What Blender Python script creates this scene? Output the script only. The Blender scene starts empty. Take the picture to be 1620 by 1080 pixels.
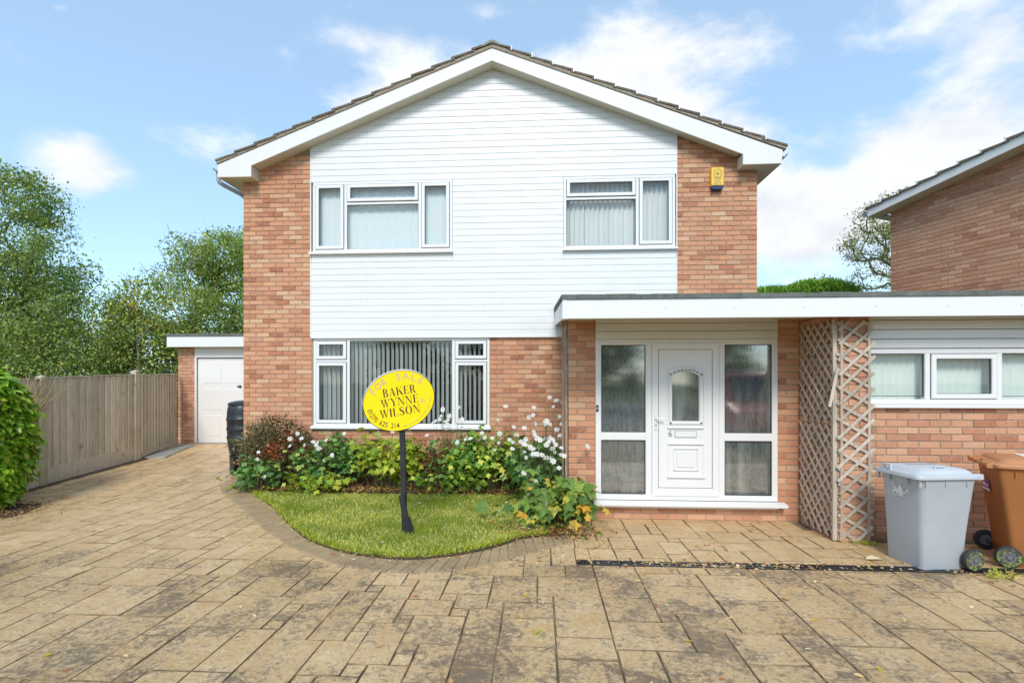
import bpy, bmesh, math, random
import numpy as np
from mathutils import Vector, Matrix, Euler
R = math.radians
rng = random.Random(7)
nr = np.random.RandomState(11)
sc = bpy.context.scene
col = sc.collection
THETA = R(3.262)
EYE = 1.72
CAMY = -7.92

# ------------------------------------------------------------------ camera
cd = bpy.data.cameras.new('camera')
cd.sensor_width = 36; cd.lens = 17.33; cd.shift_y = 0.0389
cd.clip_start = 0.05; cd.clip_end = 2000
cam = bpy.data.objects.new('camera', cd); col.objects.link(cam)
cam.location = (0, CAMY, EYE); cam.rotation_euler = (R(90), 0, THETA)
sc.camera = cam

# ------------------------------------------------------------------ sun, exposure, sky
SUN_EL, SUN_AZ = 42, 180       # degrees; azimuth measured from +Y clockwise: behind the camera, a little to the right
sd = bpy.data.lights.new('sun', 'SUN'); sd.energy = 1.3; sd.angle = R(18); sd.color = (1, .955, .89)
so = bpy.data.objects.new('sun', sd); col.objects.link(so)
_v = Vector((math.sin(R(SUN_AZ))*math.cos(R(SUN_EL)), math.cos(R(SUN_AZ))*math.cos(R(SUN_EL)), math.sin(R(SUN_EL))))
so.rotation_euler = _v.to_track_quat('Z', 'Y').to_euler(); so.location = (0, -20, 30)
vs = sc.view_settings
vs.view_transform = 'Standard'; vs.look = 'None'; vs.exposure = 1.05; vs.gamma = 1; vs.use_curve_mapping = False
sc.render.engine = 'CYCLES'
try:
    sc.cycles.use_denoising = True
    sc.cycles.max_bounces = 6; sc.cycles.transparent_max_bounces = 12; sc.cycles.caustics_reflective = False; sc.cycles.caustics_refractive = False
except Exception: pass

world = bpy.data.worlds.new('World'); sc.world = world; world.use_nodes = True
NT = world.node_tree; NT.nodes.clear()
def wn(t, **k):
    n = NT.nodes.new(t)
    for a, b in k.items(): setattr(n, a, b)
    return n
def wl(a, b): NT.links.new(a, b)
def wmath(op, a, b=None, c=None, clamp=False):
    n = wn('ShaderNodeMath', operation=op); n.use_clamp = clamp
    for i, v in enumerate((a, b, c)):
        if v is None: continue
        if isinstance(v, (int, float)): n.inputs[i].default_value = v
        else: wl(v, n.inputs[i])
    return n.outputs[0]
sky = wn('ShaderNodeTexSky', sky_type='NISHITA'); sky.sun_disc = False
sky.sun_elevation = R(SUN_EL); sky.sun_rotation = R(SUN_AZ); sky.altitude = 50; sky.air_density = 1.0; sky.dust_density = 0.6; sky.ozone_density = 2.0
tc = wn('ShaderNodeTexCoord'); sep = wn('ShaderNodeSeparateXYZ'); wl(tc.outputs['Generated'], sep.inputs[0])
ysafe = wmath('MAXIMUM', sep.outputs[1], 0.05)
ga = wmath('DIVIDE', sep.outputs[0], ysafe); gb = wmath('DIVIDE', sep.outputs[2], ysafe)
mp = wn('ShaderNodeMapping'); mp.inputs['Scale'].default_value = (1, 1, 1.9); wl(tc.outputs['Generated'], mp.inputs[0])
nz = wn('ShaderNodeTexNoise'); nz.inputs['Scale'].default_value = 3.4; nz.inputs['Detail'].default_value = 9; nz.inputs['Roughness'].default_value = .56; nz.inputs['Distortion'].default_value = .5
wl(mp.outputs[0], nz.inputs[0])
nz2 = wn('ShaderNodeTexNoise'); nz2.inputs['Scale'].default_value = 9; nz2.inputs['Detail'].default_value = 6; nz2.inputs['Roughness'].default_value = .6
wl(mp.outputs[0], nz2.inputs[0])
def pxdir(x, y):
    u = (x-810)/780; k = u*math.sin(THETA)+math.cos(THETA)
    return (u*math.cos(THETA)-math.sin(THETA))/k, (603-y)/780/k
# where the clouds stand: centre and half sizes on the sky, strength
blobs = [(118,262,95,55,.46),(165,292,75,34,.30),(125,240,45,25,.15),(560,60,130,45,.24),(620,150,150,60,.34),(640,175,90,50,.30),(440,85,60,35,.22),(940,120,170,80,.40),(1080,160,110,60,.34),(1160,230,90,60,.34),
         (1270,330,120,70,.34),(1420,230,130,60,.24),(1560,80,100,90,.36),(1260,400,90,60,.25),(1530,220,140,70,.32),(1020,50,60,40,.26),(760,12,60,24,.3),(98,12,24,14,.3),
         (1450,350,200,90,.30),(1180,50,90,35,.22),(250,90,180,110,-.30),(1330,130,170,60,-.26),(230,420,200,110,-.35),(1250,455,60,40,.05),(1340,20,120,60,-.16),(1320,260,40,40,-.12)]
acc = None
for x, y, rx, ry, s in blobs:
    a0, b0 = pxdir(x, y)
    da = wmath('MULTIPLY', wmath('SUBTRACT', ga, a0), 780/rx); db = wmath('MULTIPLY', wmath('SUBTRACT', gb, b0), 780/ry)
    d2 = wmath('ADD', wmath('MULTIPLY', da, da), wmath('MULTIPLY', db, db))
    g = wmath('MULTIPLY', wmath('EXPONENT', wmath('MULTIPLY', d2, -1.0)), s)
    acc = g if acc is None else wmath('ADD', acc, g)
front = wmath('GREATER_THAN', sep.outputs[1], 0.05)
acc = wmath('MULTIPLY', acc, front)
back = wmath('MULTIPLY', wmath('SUBTRACT', 1.0, front), .16)
m = wmath('ADD', wmath('ADD', wmath('MULTIPLY', nz.outputs[0], 1.45), wmath('MULTIPLY', nz2.outputs[0], .62)), wmath('ADD', acc, back))
mr = wn('ShaderNodeMapRange', interpolation_type='SMOOTHSTEP'); wl(m, mr.inputs[0])
mr.inputs[1].default_value = 1.08; mr.inputs[2].default_value = 1.52; mr.inputs[3].default_value = .0; mr.inputs[4].default_value = 1
tint = wn('ShaderNodeMix', data_type='RGBA', blend_type='MULTIPLY'); tint.inputs[0].default_value = 1
wl(sky.outputs[0], tint.inputs[6]); tint.inputs[7].default_value = (.86, .99, 1.05, 1)
# thin veil that pales the blue, and the clouds themselves
veil = wn('ShaderNodeMix', data_type='RGBA'); veil.inputs[0].default_value = .36; wl(tint.outputs[2], veil.inputs[6]); veil.inputs[7].default_value = (3.3, 4.5, 5.4, 1)
shade = wn('ShaderNodeMapRange'); wl(nz2.outputs[0], shade.inputs[0]); shade.inputs[1].default_value = .3; shade.inputs[2].default_value = .7; shade.inputs[3].default_value = .84; shade.inputs[4].default_value = 1.08
ccol = wn('ShaderNodeVectorMath', operation='SCALE'); ccol.inputs[0].default_value = (4.25, 4.4, 4.65); wl(shade.outputs[0], ccol.inputs[3])
mixc = wn('ShaderNodeMix', data_type='RGBA'); wl(mr.outputs[0], mixc.inputs[0]); wl(veil.outputs[2], mixc.inputs[6]); wl(ccol.outputs[0], mixc.inputs[7])
bg = wn('ShaderNodeBackground'); bg.inputs[1].default_value = .115; wl(mixc.outputs[2], bg.inputs[0])
ow = wn('ShaderNodeOutputWorld'); wl(bg.outputs[0], ow.inputs[0])

# ------------------------------------------------------------------ materials
class M:
    """small node helper"""
    def __init__(s, name):
        s.m = bpy.data.materials.new(name); s.m.use_nodes = True
        s.t = s.m.node_tree; s.t.nodes.clear()
        s.out = s.n('ShaderNodeOutputMaterial')
    def n(s, t, **k):
        n = s.t.nodes.new(t)
        for a, b in k.items(): setattr(n, a, b)
        return n
    def l(s, a, b): s.t.links.new(a, b)
    def math(s, op, a, b=None, clamp=False):
        n = s.n('ShaderNodeMath', operation=op); n.use_clamp = clamp
        for i, v in enumerate((a, b)):
            if v is None: continue
            if isinstance(v, (int, float)): n.inputs[i].default_value = v
            else: s.l(v, n.inputs[i])
        return n.outputs[0]
    def pos(s, scale=(1,1,1)):
        g = s.n('ShaderNodeNewGeometry'); mp = s.n('ShaderNodeMapping'); mp.inputs['Scale'].default_value = scale
        s.l(g.outputs['Position'], mp.inputs[0]); return mp.outputs[0]
    def noise(s, scale, detail=4, rough=.55, vec=None, dist=0):
        n = s.n('ShaderNodeTexNoise'); n.inputs['Scale'].default_value = scale; n.inputs['Detail'].default_value = detail
        n.inputs['Roughness'].default_value = rough; n.inputs['Distortion'].default_value = dist
        s.l(vec if vec is not None else s.pos(), n.inputs[0]); return n.outputs[0]
    def ramp(s, fac, stops, interp='LINEAR'):
        r = s.n('ShaderNodeValToRGB'); cr = r.color_ramp; cr.interpolation = interp
        while len(cr.elements) < len(stops): cr.elements.new(.5)
        for e, (p, c) in zip(cr.elements, stops): e.position = p; e.color = (*c, 1)
        s.l(fac, r.inputs[0]); return r.outputs[0]
    def rng(s, fac, a, b, c=0, d=1, smooth=False):
        r = s.n('ShaderNodeMapRange')
        if smooth: r.interpolation_type = 'SMOOTHSTEP'
        s.l(fac, r.inputs[0])
        for i, v in enumerate((a, b, c, d)): r.inputs[i+1].default_value = v
        return r.outputs[0]
    def mix(s, fac, a, b, mode='MIX'):
        n = s.n('ShaderNodeMix', data_type='RGBA', blend_type=mode)
        for i, v in ((0, fac), (6, a), (7, b)):
            if isinstance(v, (int, float)): n.inputs[i].default_value = v
            elif isinstance(v, tuple): n.inputs[i].default_value = (*v, 1)
            else: s.l(v, n.inputs[i])
        return n.outputs[2]
    def bsdf(s, colr, rough=.6, bump=None, strength=.3, dist=.01, spec=.5, metal=0, **k):
        p = s.n('ShaderNodeBsdfPrincipled')
        for nm, v in (('Base Color', colr), ('Roughness', rough), ('Specular IOR Level', spec), ('Metallic', metal)):
            if isinstance(v, tuple): p.inputs[nm].default_value = (*v, 1)
            elif isinstance(v, (int, float)): p.inputs[nm].default_value = v
            else: s.l(v, p.inputs[nm])
        for a, v in k.items(): p.inputs[a.replace('_', ' ')].default_value = v
        if bump is not None:
            b = s.n('ShaderNodeBump'); b.inputs['Strength'].default_value = strength; b.inputs['Distance'].default_value = dist
            s.l(bump, b.inputs['Height']); s.l(b.outputs[0], p.inputs['Normal'])
        s.l(p.outputs[0], s.out.inputs[0]); s.p = p; return p
    def rnd(s):
        a = s.n('ShaderNodeAttribute'); a.attribute_name = 'rnd'
        o = s.n('ShaderNodeObjectInfo')
        return s.math('FRACT', s.math('ADD', a.outputs['Fac'], o.outputs['Random']))
MAT = {}
def simple(name, c, rough=.5, var=.06, scale=3, metal=0, spec=.5, bumpscale=None, bs=.15):
    m = M(name); n = m.noise(scale, 5, .6)
    f = m.rng(n, .3, .7, 1-var, 1+var)
    cc = m.n('ShaderNodeVectorMath', operation='SCALE'); cc.inputs[0].default_value = c; m.l(f, cc.inputs[3])
    r = m.rng(n, .3, .7, max(rough-.08, .02), min(rough+.08, 1))
    m.bsdf(cc.outputs[0], r, m.noise(bumpscale, 4) if bumpscale else None, bs, .005, spec, metal)
    MAT[name] = m.m; return m.m

def brick_mat(name, stops, dirt=.5, salts=0.0):
    m = M(name); r = m.rnd()
    base = m.ramp(r, stops)
    n1 = m.noise(14, 6, .65); n2 = m.noise(90, 3, .6); n3 = m.noise(1.6, 4, .6)
    c = m.mix(m.rng(n1, .35, .7, 0, .5), base, (.64, .36, .215))
    c = m.mix(m.rng(n2, .5, .78, 0, .6), c, (.36, .165, .10))
    c = m.mix(m.rng(n3, .45, .75, 0, dirt), c, (.26, .17, .11), 'MIX')
    if salts > 0:
        n4 = m.noise(22, 5, .7); n5 = m.noise(2.3, 3)
        c = m.mix(m.math('MULTIPLY', m.rng(n4, .58, .66, 0, 1), m.rng(n5, .45, .6, 0, salts)), c, (.66, .6, .5))
    h = m.math('ADD', n2, m.math('MULTIPLY', n1, .8))
    m.bsdf(c, .88, h, .55, .004, .25); MAT[name] = m.m
stops = [(0, (.32,.11,.065)), (.08, (.44,.165,.095)), (.2, (.56,.25,.14)), (.40, (.64,.315,.175)), (.56, (.60,.275,.165)), (.72, (.68,.375,.215)), (.88, (.70,.46,.29)), (.95, (.52,.27,.18)), (1, (.45,.15,.08))]
brick_mat('brick_orange', stops, .16, .35)
stops2 = [(0, (.40,.16,.095)), (.12, (.50,.225,.135)), (.35, (.60,.31,.19)), (.6, (.655,.345,.21)), (.82, (.70,.42,.265)), (1, (.50,.22,.145))]
brick_mat('brick_pink', stops2, .2)
def mortar(name, c):
    m = M(name); n = m.noise(40, 4); n2 = m.noise(1.5, 4)
    cc = m.mix(m.rng(n, .3, .7), tuple(v*.75 for v in c), c); cc = m.mix(m.rng(n2, .4, .7, 0, .4), cc, (.24, .19, .14))
    m.bsdf(cc, .95, n, .5, .004, .2); MAT[name] = m.m
mortar('mortar', (.42, .335, .24))
mortar('mortar_light', (.50, .42, .32))

def white(name, c=(.80,.81,.81), rough=.32, dirt=.18):
    m = M(name); n = m.noise(2.2, 5, .65); n2 = m.noise(1, 5, .7, m.pos((14, 14, 1.2)))
    cc = m.mix(m.rng(n, .45, .8, 0, dirt), c, (.62, .61, .55)); cc = m.mix(m.rng(n2, .58, .85, 0, dirt), cc, (.5, .5, .44))
    m.bsdf(cc, m.rng(n, .3, .7, rough-.06, rough+.12), None, 0, 0, .5); MAT[name] = m.m
white('upvc', (.79, .795, .79), .28, .07)
white('cladding', (.765, .77, .765), .38, .22)
white('bargeboard', (.77, .765, .74), .45, .22)
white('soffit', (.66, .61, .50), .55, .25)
white('fascia', (.80, .815, .83), .35, .15)
white('garage_door_paint', (.81, .805, .79), .38, .10)
simple('gasket', (.035, .035, .04), .5)
simple('grey_plastic_pipe', (.36, .38, .40), .4, .12, 8)

m = M('roof_tile'); n = m.noise(9, 6, .7); n2 = m.noise(38, 4, .7); n3 = m.noise(3, 3)
c = m.mix(m.rng(n, .35, .65), (.115, .095, .078), (.20, .17, .135)); c = m.mix(m.rng(n2, .56, .66, 0, .75), c, (.46, .43, .34)); c = m.mix(m.rng(n3, .5, .7, 0, .5), c, (.13, .13, .085))
m.bsdf(c, .92, m.math('ADD', n, n2), .8, .01, .2); MAT['roof_tile'] = m.m
m = M('roof_felt'); n = m.noise(5, 5, .7); n2 = m.noise(160, 3, .7)
c = m.mix(m.rng(n, .35, .7), (.10, .115, .105), (.19, .205, .185)); c = m.mix(m.rng(n2, .5, .75, 0, .6), c, (.34, .36, .33))
m.bsdf(c, .95, n2, .8, .006, .15); MAT['roof_felt'] = m.m
simple('verge_mortar', (.30, .25, .19), .95, .35, 24, bumpscale=60, bs=.6)
simple('ridge_mossy', (.24, .27, .20), .95, .35, 14, bumpscale=50, bs=.7)

# glass in front of a room: reflects, otherwise lets you look in
def glass(name, tintc=(.88, .93, .92), ior=1.55, rough=.01, wob=.0):
    m = M(name); lw = m.n('ShaderNodeLayerWeight'); lw.inputs[0].default_value = .5; f = m.math('ADD', m.math('MULTIPLY', m.math('POWER', lw.outputs['Facing'], 5.0), .9), ior)
    t = m.n('ShaderNodeBsdfTransparent'); t.inputs[0].default_value = (*tintc, 1)
    g = m.n('ShaderNodeBsdfGlossy'); g.inputs['Roughness'].default_value = rough
    if wob:
        b = m.n('ShaderNodeBump'); b.inputs['Strength'].default_value = wob; b.inputs['Distance'].default_value = .02
        m.l(m.noise(2.5, 2), b.inputs['Height']); m.l(b.outputs[0], g.inputs['Normal'])
    mx = m.n('ShaderNodeMixShader'); m.l(f, mx.inputs[0]); m.l(t.outputs[0], mx.inputs[1]); m.l(g.outputs[0], mx.inputs[2])
    m.l(mx.outputs[0], m.out.inputs[0]); MAT[name] = m.m
glass('window_glass', (.95, .97, .965), .045, .01, .04)
# patterned obscure glass of the porch
m = M('obscure_glass'); v = m.pos((26, 26, 6)); n = m.noise(1.6, 5, .7, v, 1.2); n2 = m.noise(.9, 3, .5, m.pos((5, 5, .5))); n3 = m.noise(1.4, 3)
c = m.mix(m.rng(n, .35, .72), (.05, .06, .056), (.19, .21, .20)); c = m.mix(m.rng(n2, .5, .68, 0, .65), c, (.34, .38, .355)); c = m.mix(m.rng(n3, .4, .7, 0, .4), c, (.10, .11, .105))
m.bsdf(c, .04, n, .06, .002, 1.0); m.p.inputs['IOR'].default_value = 2.1; MAT['obscure_glass'] = m.m
simple('blind_white', (.86, .86, .84), .7, .05, 2)
simple('blind_green', (.80, .86, .80), .7, .05, 2)
m = M('net_curtain'); w = m.n('ShaderNodeTexWave'); w.inputs['Scale'].default_value = 5; w.inputs['Distortion'].default_value = 3; m.l(m.pos((4, 4, .6)), w.inputs[0])
c = m.mix(m.rng(w.outputs[0], 0, 1, 0, .35), (.85, .88, .89), (.66, .71, .74)); m.bsdf(c, .9); MAT['net_curtain'] = m.m
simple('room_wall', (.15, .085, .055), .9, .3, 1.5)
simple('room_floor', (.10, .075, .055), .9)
simple('black_plastic', (.022, .025, .028), .32, .15, 6)
simple('dark_timber', (.022, .022, .026), .55, .25, 12, bumpscale=30)
simple('sign_yellow', (.95, .73, .002), .35, .02, 2)
simple('sign_print', (.055, .02, .02), .5, .02)
simple('sign_faded', (.66, .50, .16), .5, .04, 30)
simple('sign_edge', (.85, .86, .88), .4, .02)
simple('alarm_yellow', (.86, .56, .05), .35, .04)
simple('alarm_blue', (.02, .03, .10), .25, .05)
simple('letter_grey', (.18, .18, .19), .4)
simple('chrome_white', (.78, .79, .80), .2)
simple('sticker_white', (.80, .80, .78), .5, .06, 30)
simple('sticker_purple', (.22, .03, .30), .4, .05)
simple('tyre', (.03, .03, .032), .75, .2, 20)
m = M('wheel_lime'); n = m.noise(34, 4, .7); m.bsdf(m.mix(m.rng(n, .40, .52), (.30, .37, .06), (.06, .065, .055)), .7); MAT['wheel_lime'] = m.m
simple('wheel_grey', (.16, .17, .17), .6, .3, 26)
def binmat(name, c, dark):
    m = M(name); n = m.noise(3, 5, .7); n2 = m.noise(1.2, 5, .7, m.pos((1, 1, 12)))
    cc = m.mix(m.rng(n, .45, .8, 0, .4), c, dark); cc = m.mix(m.rng(n2, .6, .8, 0, .35), cc, dark)
    m.bsdf(cc, .48, m.noise(120, 2), .15, .002, .4); MAT[name] = m.m
binmat('bin_grey', (.42, .455, .49), (.32, .345, .37))
binmat('bin_grey_lid', (.52, .56, .60), (.40, .43, .46))
binmat('bin_brown', (.38, .145, .045), (.27, .105, .04))
binmat('bin_brown_lid', (.52, .23, .10), (.38, .16, .07))

def wood(name, a, b, green=.3, vs=(1, 1, 1)):
    m = M(name); n = m.noise(1, 6, .65, m.pos((60*vs[0], 60*vs[1], 3*vs[2])), .6); n2 = m.noise(2.2, 4); n3 = m.noise(7, 3); r = m.rnd()
    c = m.mix(m.rng(n, .3, .7), a, b); c = m.mix(m.rng(r, 0, 1, 0, .75), c, tuple(x*1.3 for x in b)); c = m.mix(m.rng(m.noise(5, 4, .6, m.pos((9, 9, .7))), .45, .7, 0, .5), c, tuple(x*.6 for x in a)); c = m.mix(m.rng(n2, .5, .72, 0, green), c, (.15, .17, .075))
    c = m.mix(m.rng(n3, .68, .76, 0, .6), c, (.10, .065, .04))
    m.bsdf(c, .9, n, .5, .004, .2); MAT[name] = m.m
wood('fence_board', (.44,.385,.29), (.60,.54,.43), .22)
wood('fence_post', (.36,.32,.235), (.50,.45,.34), .40)
wood('trellis_wood', (.36, .295, .23), (.56, .485, .40), .10)
simple('concrete_slab', (.32, .33, .30), .9, .2, 9, bumpscale=50)

# pattern imprinted concrete: tan with darker release powder left in the hollows
def paving(name, base, lite, dark, stain, wet):
    m = M(name); p = m.pos()
    big = m.noise(1.15, 6, .62, p, .4); mid = m.noise(4.5, 7, .72, p, .9); fine = m.noise(26, 6, .75, p, .6); streak = m.noise(1, 6, .7, m.pos((22, 6, 1)), 1.4)
    r = m.rnd()
    c = m.mix(m.rng(mid, .35, .68), base, lite); c = m.mix(m.rng(r, 0, 1, 0, .30), c, tuple(x*.80 for x in base))
    s = m.math('ADD', m.math('MULTIPLY', big, .50), m.math('ADD', m.math('MULTIPLY', mid, .50), m.math('MULTIPLY', fine, .52)))
    s = m.math('ADD', s, m.math('MULTIPLY', m.math('SUBTRACT', r, .5), .045))
    g = m.n('ShaderNodeNewGeometry'); sp = m.n('ShaderNodeSeparateXYZ'); m.l(g.outputs['Position'], sp.inputs[0])
    # more wear and powder out on the open drive than on the porch side of the channel
    zone = m.rng(sp.outputs[1], -3.4, -3.0, 0, -.10, True); lz = m.rng(sp.outputs[0], -4.5, -1.5, -.02, 0, True)
    s = m.math('ADD', s, m.math('ADD', zone, lz))
    f = m.rng(s, .705, .87, 0, stain, True)
    c = m.mix(f, c, dark)
    c = m.mix(m.rng(streak, .52, .74, 0, .38), c, tuple(x*.6 for x in base)); c = m.mix(m.rng(fine, .56, .76, 0, .38), c, tuple(x*.45 for x in base))
    wetn = m.math('ADD', m.rng(m.noise(.5, 3, .5, p), .42, .62, 0, .7, True), m.rng(sp.outputs[0], -3.2, -1.0, .45, 0, True), True)
    ro = m.math('SUBTRACT', m.rng(mid, .3, .7, .48, .68), m.math('MULTIPLY', wetn, wet))
    h = m.math('ADD', m.math('MULTIPLY', mid, 1.6), m.math('ADD', fine, m.math('MULTIPLY', streak, .8)))
    m.bsdf(c, ro, h, .9, .018, .55); MAT[name] = m.m
paving('imprinted_concrete', (.64, .415, .19), (.85, .64, .38), (.14, .10, .068), .84, .40)
paving('imprinted_border', (.40, .28, .15), (.54, .40, .235), (.17, .13, .09), .6, .15)
m = M('joint_dirt'); n = m.noise(5, 5, .7); n2 = m.noise(.9, 3)
c = m.mix(m.rng(n, .38, .66), (.10, .07, .04), (.40, .28, .14)); c = m.mix(m.rng(n2, .4, .7, 0, .5), c, (.16, .13, .07)); m.bsdf(c, .95); MAT['joint_dirt'] = m.m
simple('cover_brown', (.40, .27, .20), .8, .3, 12)
simple('soil', (.075, .05, .032), .95, .4, 14, bumpscale=30, bs=.8)
simple('sub_ground', (.20, .17, .12), .95, .3, .6)
simple('far_grass', (.07, .11, .03), .95, .3, .8)
simple('asphalt', (.06, .06, .062), .9, .2, 5)
m = M('lawn_ground'); n = m.noise(6, 5, .7); n2 = m.noise(60, 3, .7)
c = m.mix(m.rng(n, .35, .65), (.16, .20, .03), (.32, .33, .08)); c = m.mix(m.rng(n2, .5, .75, 0, .6), c, (.06, .08, .02)); m.bsdf(c, .9, n2, .6, .01); MAT['lawn_ground'] = m.m

GAIN = {'petal_white': 1, 'leaf_litter': 1.15, 'leaf_laurel': 1.25, 'leaf_yellow': 1.2, 'leaf_palmate': 1.35, 'leaf_lime': 1.35, 'leaf_grass': 2.3, 'leaf_red': 2.0, 'leaf_dry': 1.2, 'leaf_ash': 2.7, 'leaf_field': 2.6, 'leaf_hedgerow': 2.4, 'leaf_heather': 1.9, 'leaf_vine': 1.9, 'leaf_anemone': 1.8, 'leaf_sparse': 1.7, 'leaf_conifer': 1.5}
def leafmat(name, stops, trans=.3, rough=.5, spec=.35, patch=None):
    m = M(name); r = m.rnd(); c = m.ramp(r, [(p_, tuple(min(.8, x*GAIN.get(name, 1.6)) for x in c_)) for p_, c_ in stops])
    if patch: c = m.mix(m.rng(m.noise(patch[1], 3), .5, .68, 0, patch[2]), c, patch[0])
    p = m.n('ShaderNodeBsdfPrincipled'); m.l(c, p.inputs['Base Color']); p.inputs['Roughness'].default_value = rough; p.inputs['Specular IOR Level'].default_value = spec
    t = m.n('ShaderNodeBsdfTranslucent'); m.l(m.mix(1.0, c, (1.25, 1.3, .7), 'MULTIPLY'), t.inputs[0])
    mx = m.n('ShaderNodeMixShader'); mx.inputs[0].default_value = trans
    m.l(p.outputs[0], mx.inputs[1]); m.l(t.outputs[0], mx.inputs[2]); m.l(mx.outputs[0], m.out.inputs[0]); MAT[name] = m.m
leafmat('leaf_grass', [(0, (.095,.12,.012)), (.45, (.18,.215,.02)), (.75, (.28,.285,.035)), (.92, (.32,.30,.09)), (1, (.42,.36,.17))], .3, .6)
leafmat('leaf_laurel', [(0, (.09,.20,.015)), (.5, (.19,.36,.025)), (.85, (.31,.47,.04)), (1, (.46,.44,.07))], .25, .28, .5)
leafmat('leaf_vine', [(0, (.05,.11,.02)), (.35, (.10,.19,.03)), (.7, (.21,.30,.045)), (.92, (.36,.38,.05)), (1, (.45,.30,.06))], .3, .45)
leafmat('leaf_lime', [(0, (.12,.19,.02)), (.5, (.27,.36,.035)), (.85, (.40,.44,.05)), (1, (.45,.36,.06))], .3, .45)
leafmat('leaf_anemone', [(0, (.045,.10,.028)), (.5, (.08,.17,.045)), (.9, (.14,.24,.06)), (1, (.30,.32,.08))], .25, .5)
leafmat('leaf_palmate', [(0, (.06,.13,.03)), (.5, (.12,.22,.045)), (.72, (.20,.30,.05)), (.88, (.46,.40,.06)), (1, (.55,.30,.04))], .3, .45, .35, ((.45,.38,.07), 9, .35))
leafmat('leaf_heather', [(0, (.055,.065,.03)), (.5, (.10,.10,.045)), (.8, (.14,.11,.06)), (1, (.22,.10,.05))], .1, .8)
leafmat('leaf_red', [(0, (.12,.05,.025)), (.5, (.22,.07,.03)), (1, (.32,.13,.05))], .2, .7)
leafmat('leaf_dry', [(0, (.14,.07,.03)), (.5, (.28,.15,.06)), (.8, (.42,.25,.08)), (1, (.5,.33,.09))], .15, .8)
leafmat('leaf_litter', [(0, (.35,.10,.03)), (.3, (.50,.28,.10)), (.6, (.62,.48,.24)), (.85, (.66,.58,.40)), (1, (.70,.45,.05))], .1, .7)
leafmat('leaf_ash', [(0, (.040,.070,.022)), (.4, (.075,.115,.030)), (.75, (.130,.170,.045)), (1, (.23,.24,.07))], .35, .5, .35, ((.40,.44,.13), .7, .6))
leafmat('leaf_field', [(0, (.045,.075,.02)), (.4, (.09,.13,.03)), (.75, (.15,.19,.04)), (1, (.28,.27,.06))], .3, .5, .35, ((.40,.42,.09), .8, .5))
leafmat('leaf_hedgerow', [(0, (.035,.06,.018)), (.5, (.065,.10,.026)), (.85, (.11,.15,.036)), (1, (.19,.20,.05))], .3, .5, .35, ((.28,.34,.07), .9, .5))
leafmat('leaf_yellow', [(0, (.30,.27,.03)), (.5, (.50,.38,.03)), (1, (.6,.42,.05))], .3, .5)
leafmat('leaf_sparse', [(0, (.09,.11,.035)), (.5, (.15,.17,.05)), (1, (.25,.24,.08))], .3, .5)
leafmat('leaf_conifer', [(0, (.06,.14,.015)), (.5, (.13,.27,.03)), (1, (.25,.40,.06))], .2, .6)
leafmat('petal_white', [(0, (.78,.77,.78)), (1, (.86,.85,.84))], .25, .6)
simple('flower_eye', (.55, .42, .05), .7)
simple('bark', (.2, .175, .14), .95, .35, 10, bumpscale=30, bs=.6)
simple('bark_pale', (.30, .275, .22), .95, .35, 10)
simple('bark_ivy', (.16, .17, .09), .95, .5, 8)
simple('stem_green', (.12, .14, .05), .7, .3, 20)
simple('stem_brown', (.13, .075, .045), .8, .3, 20)
simple('dead_stem', (.42, .31, .17), .85, .25, 20)
simple('car_red', (.42, .012, .02), .18, .02)
simple('car_glass', (.03, .035, .04), .05, .02)
simple('car_trim', (.5, .51, .52), .25, .02)

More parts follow.
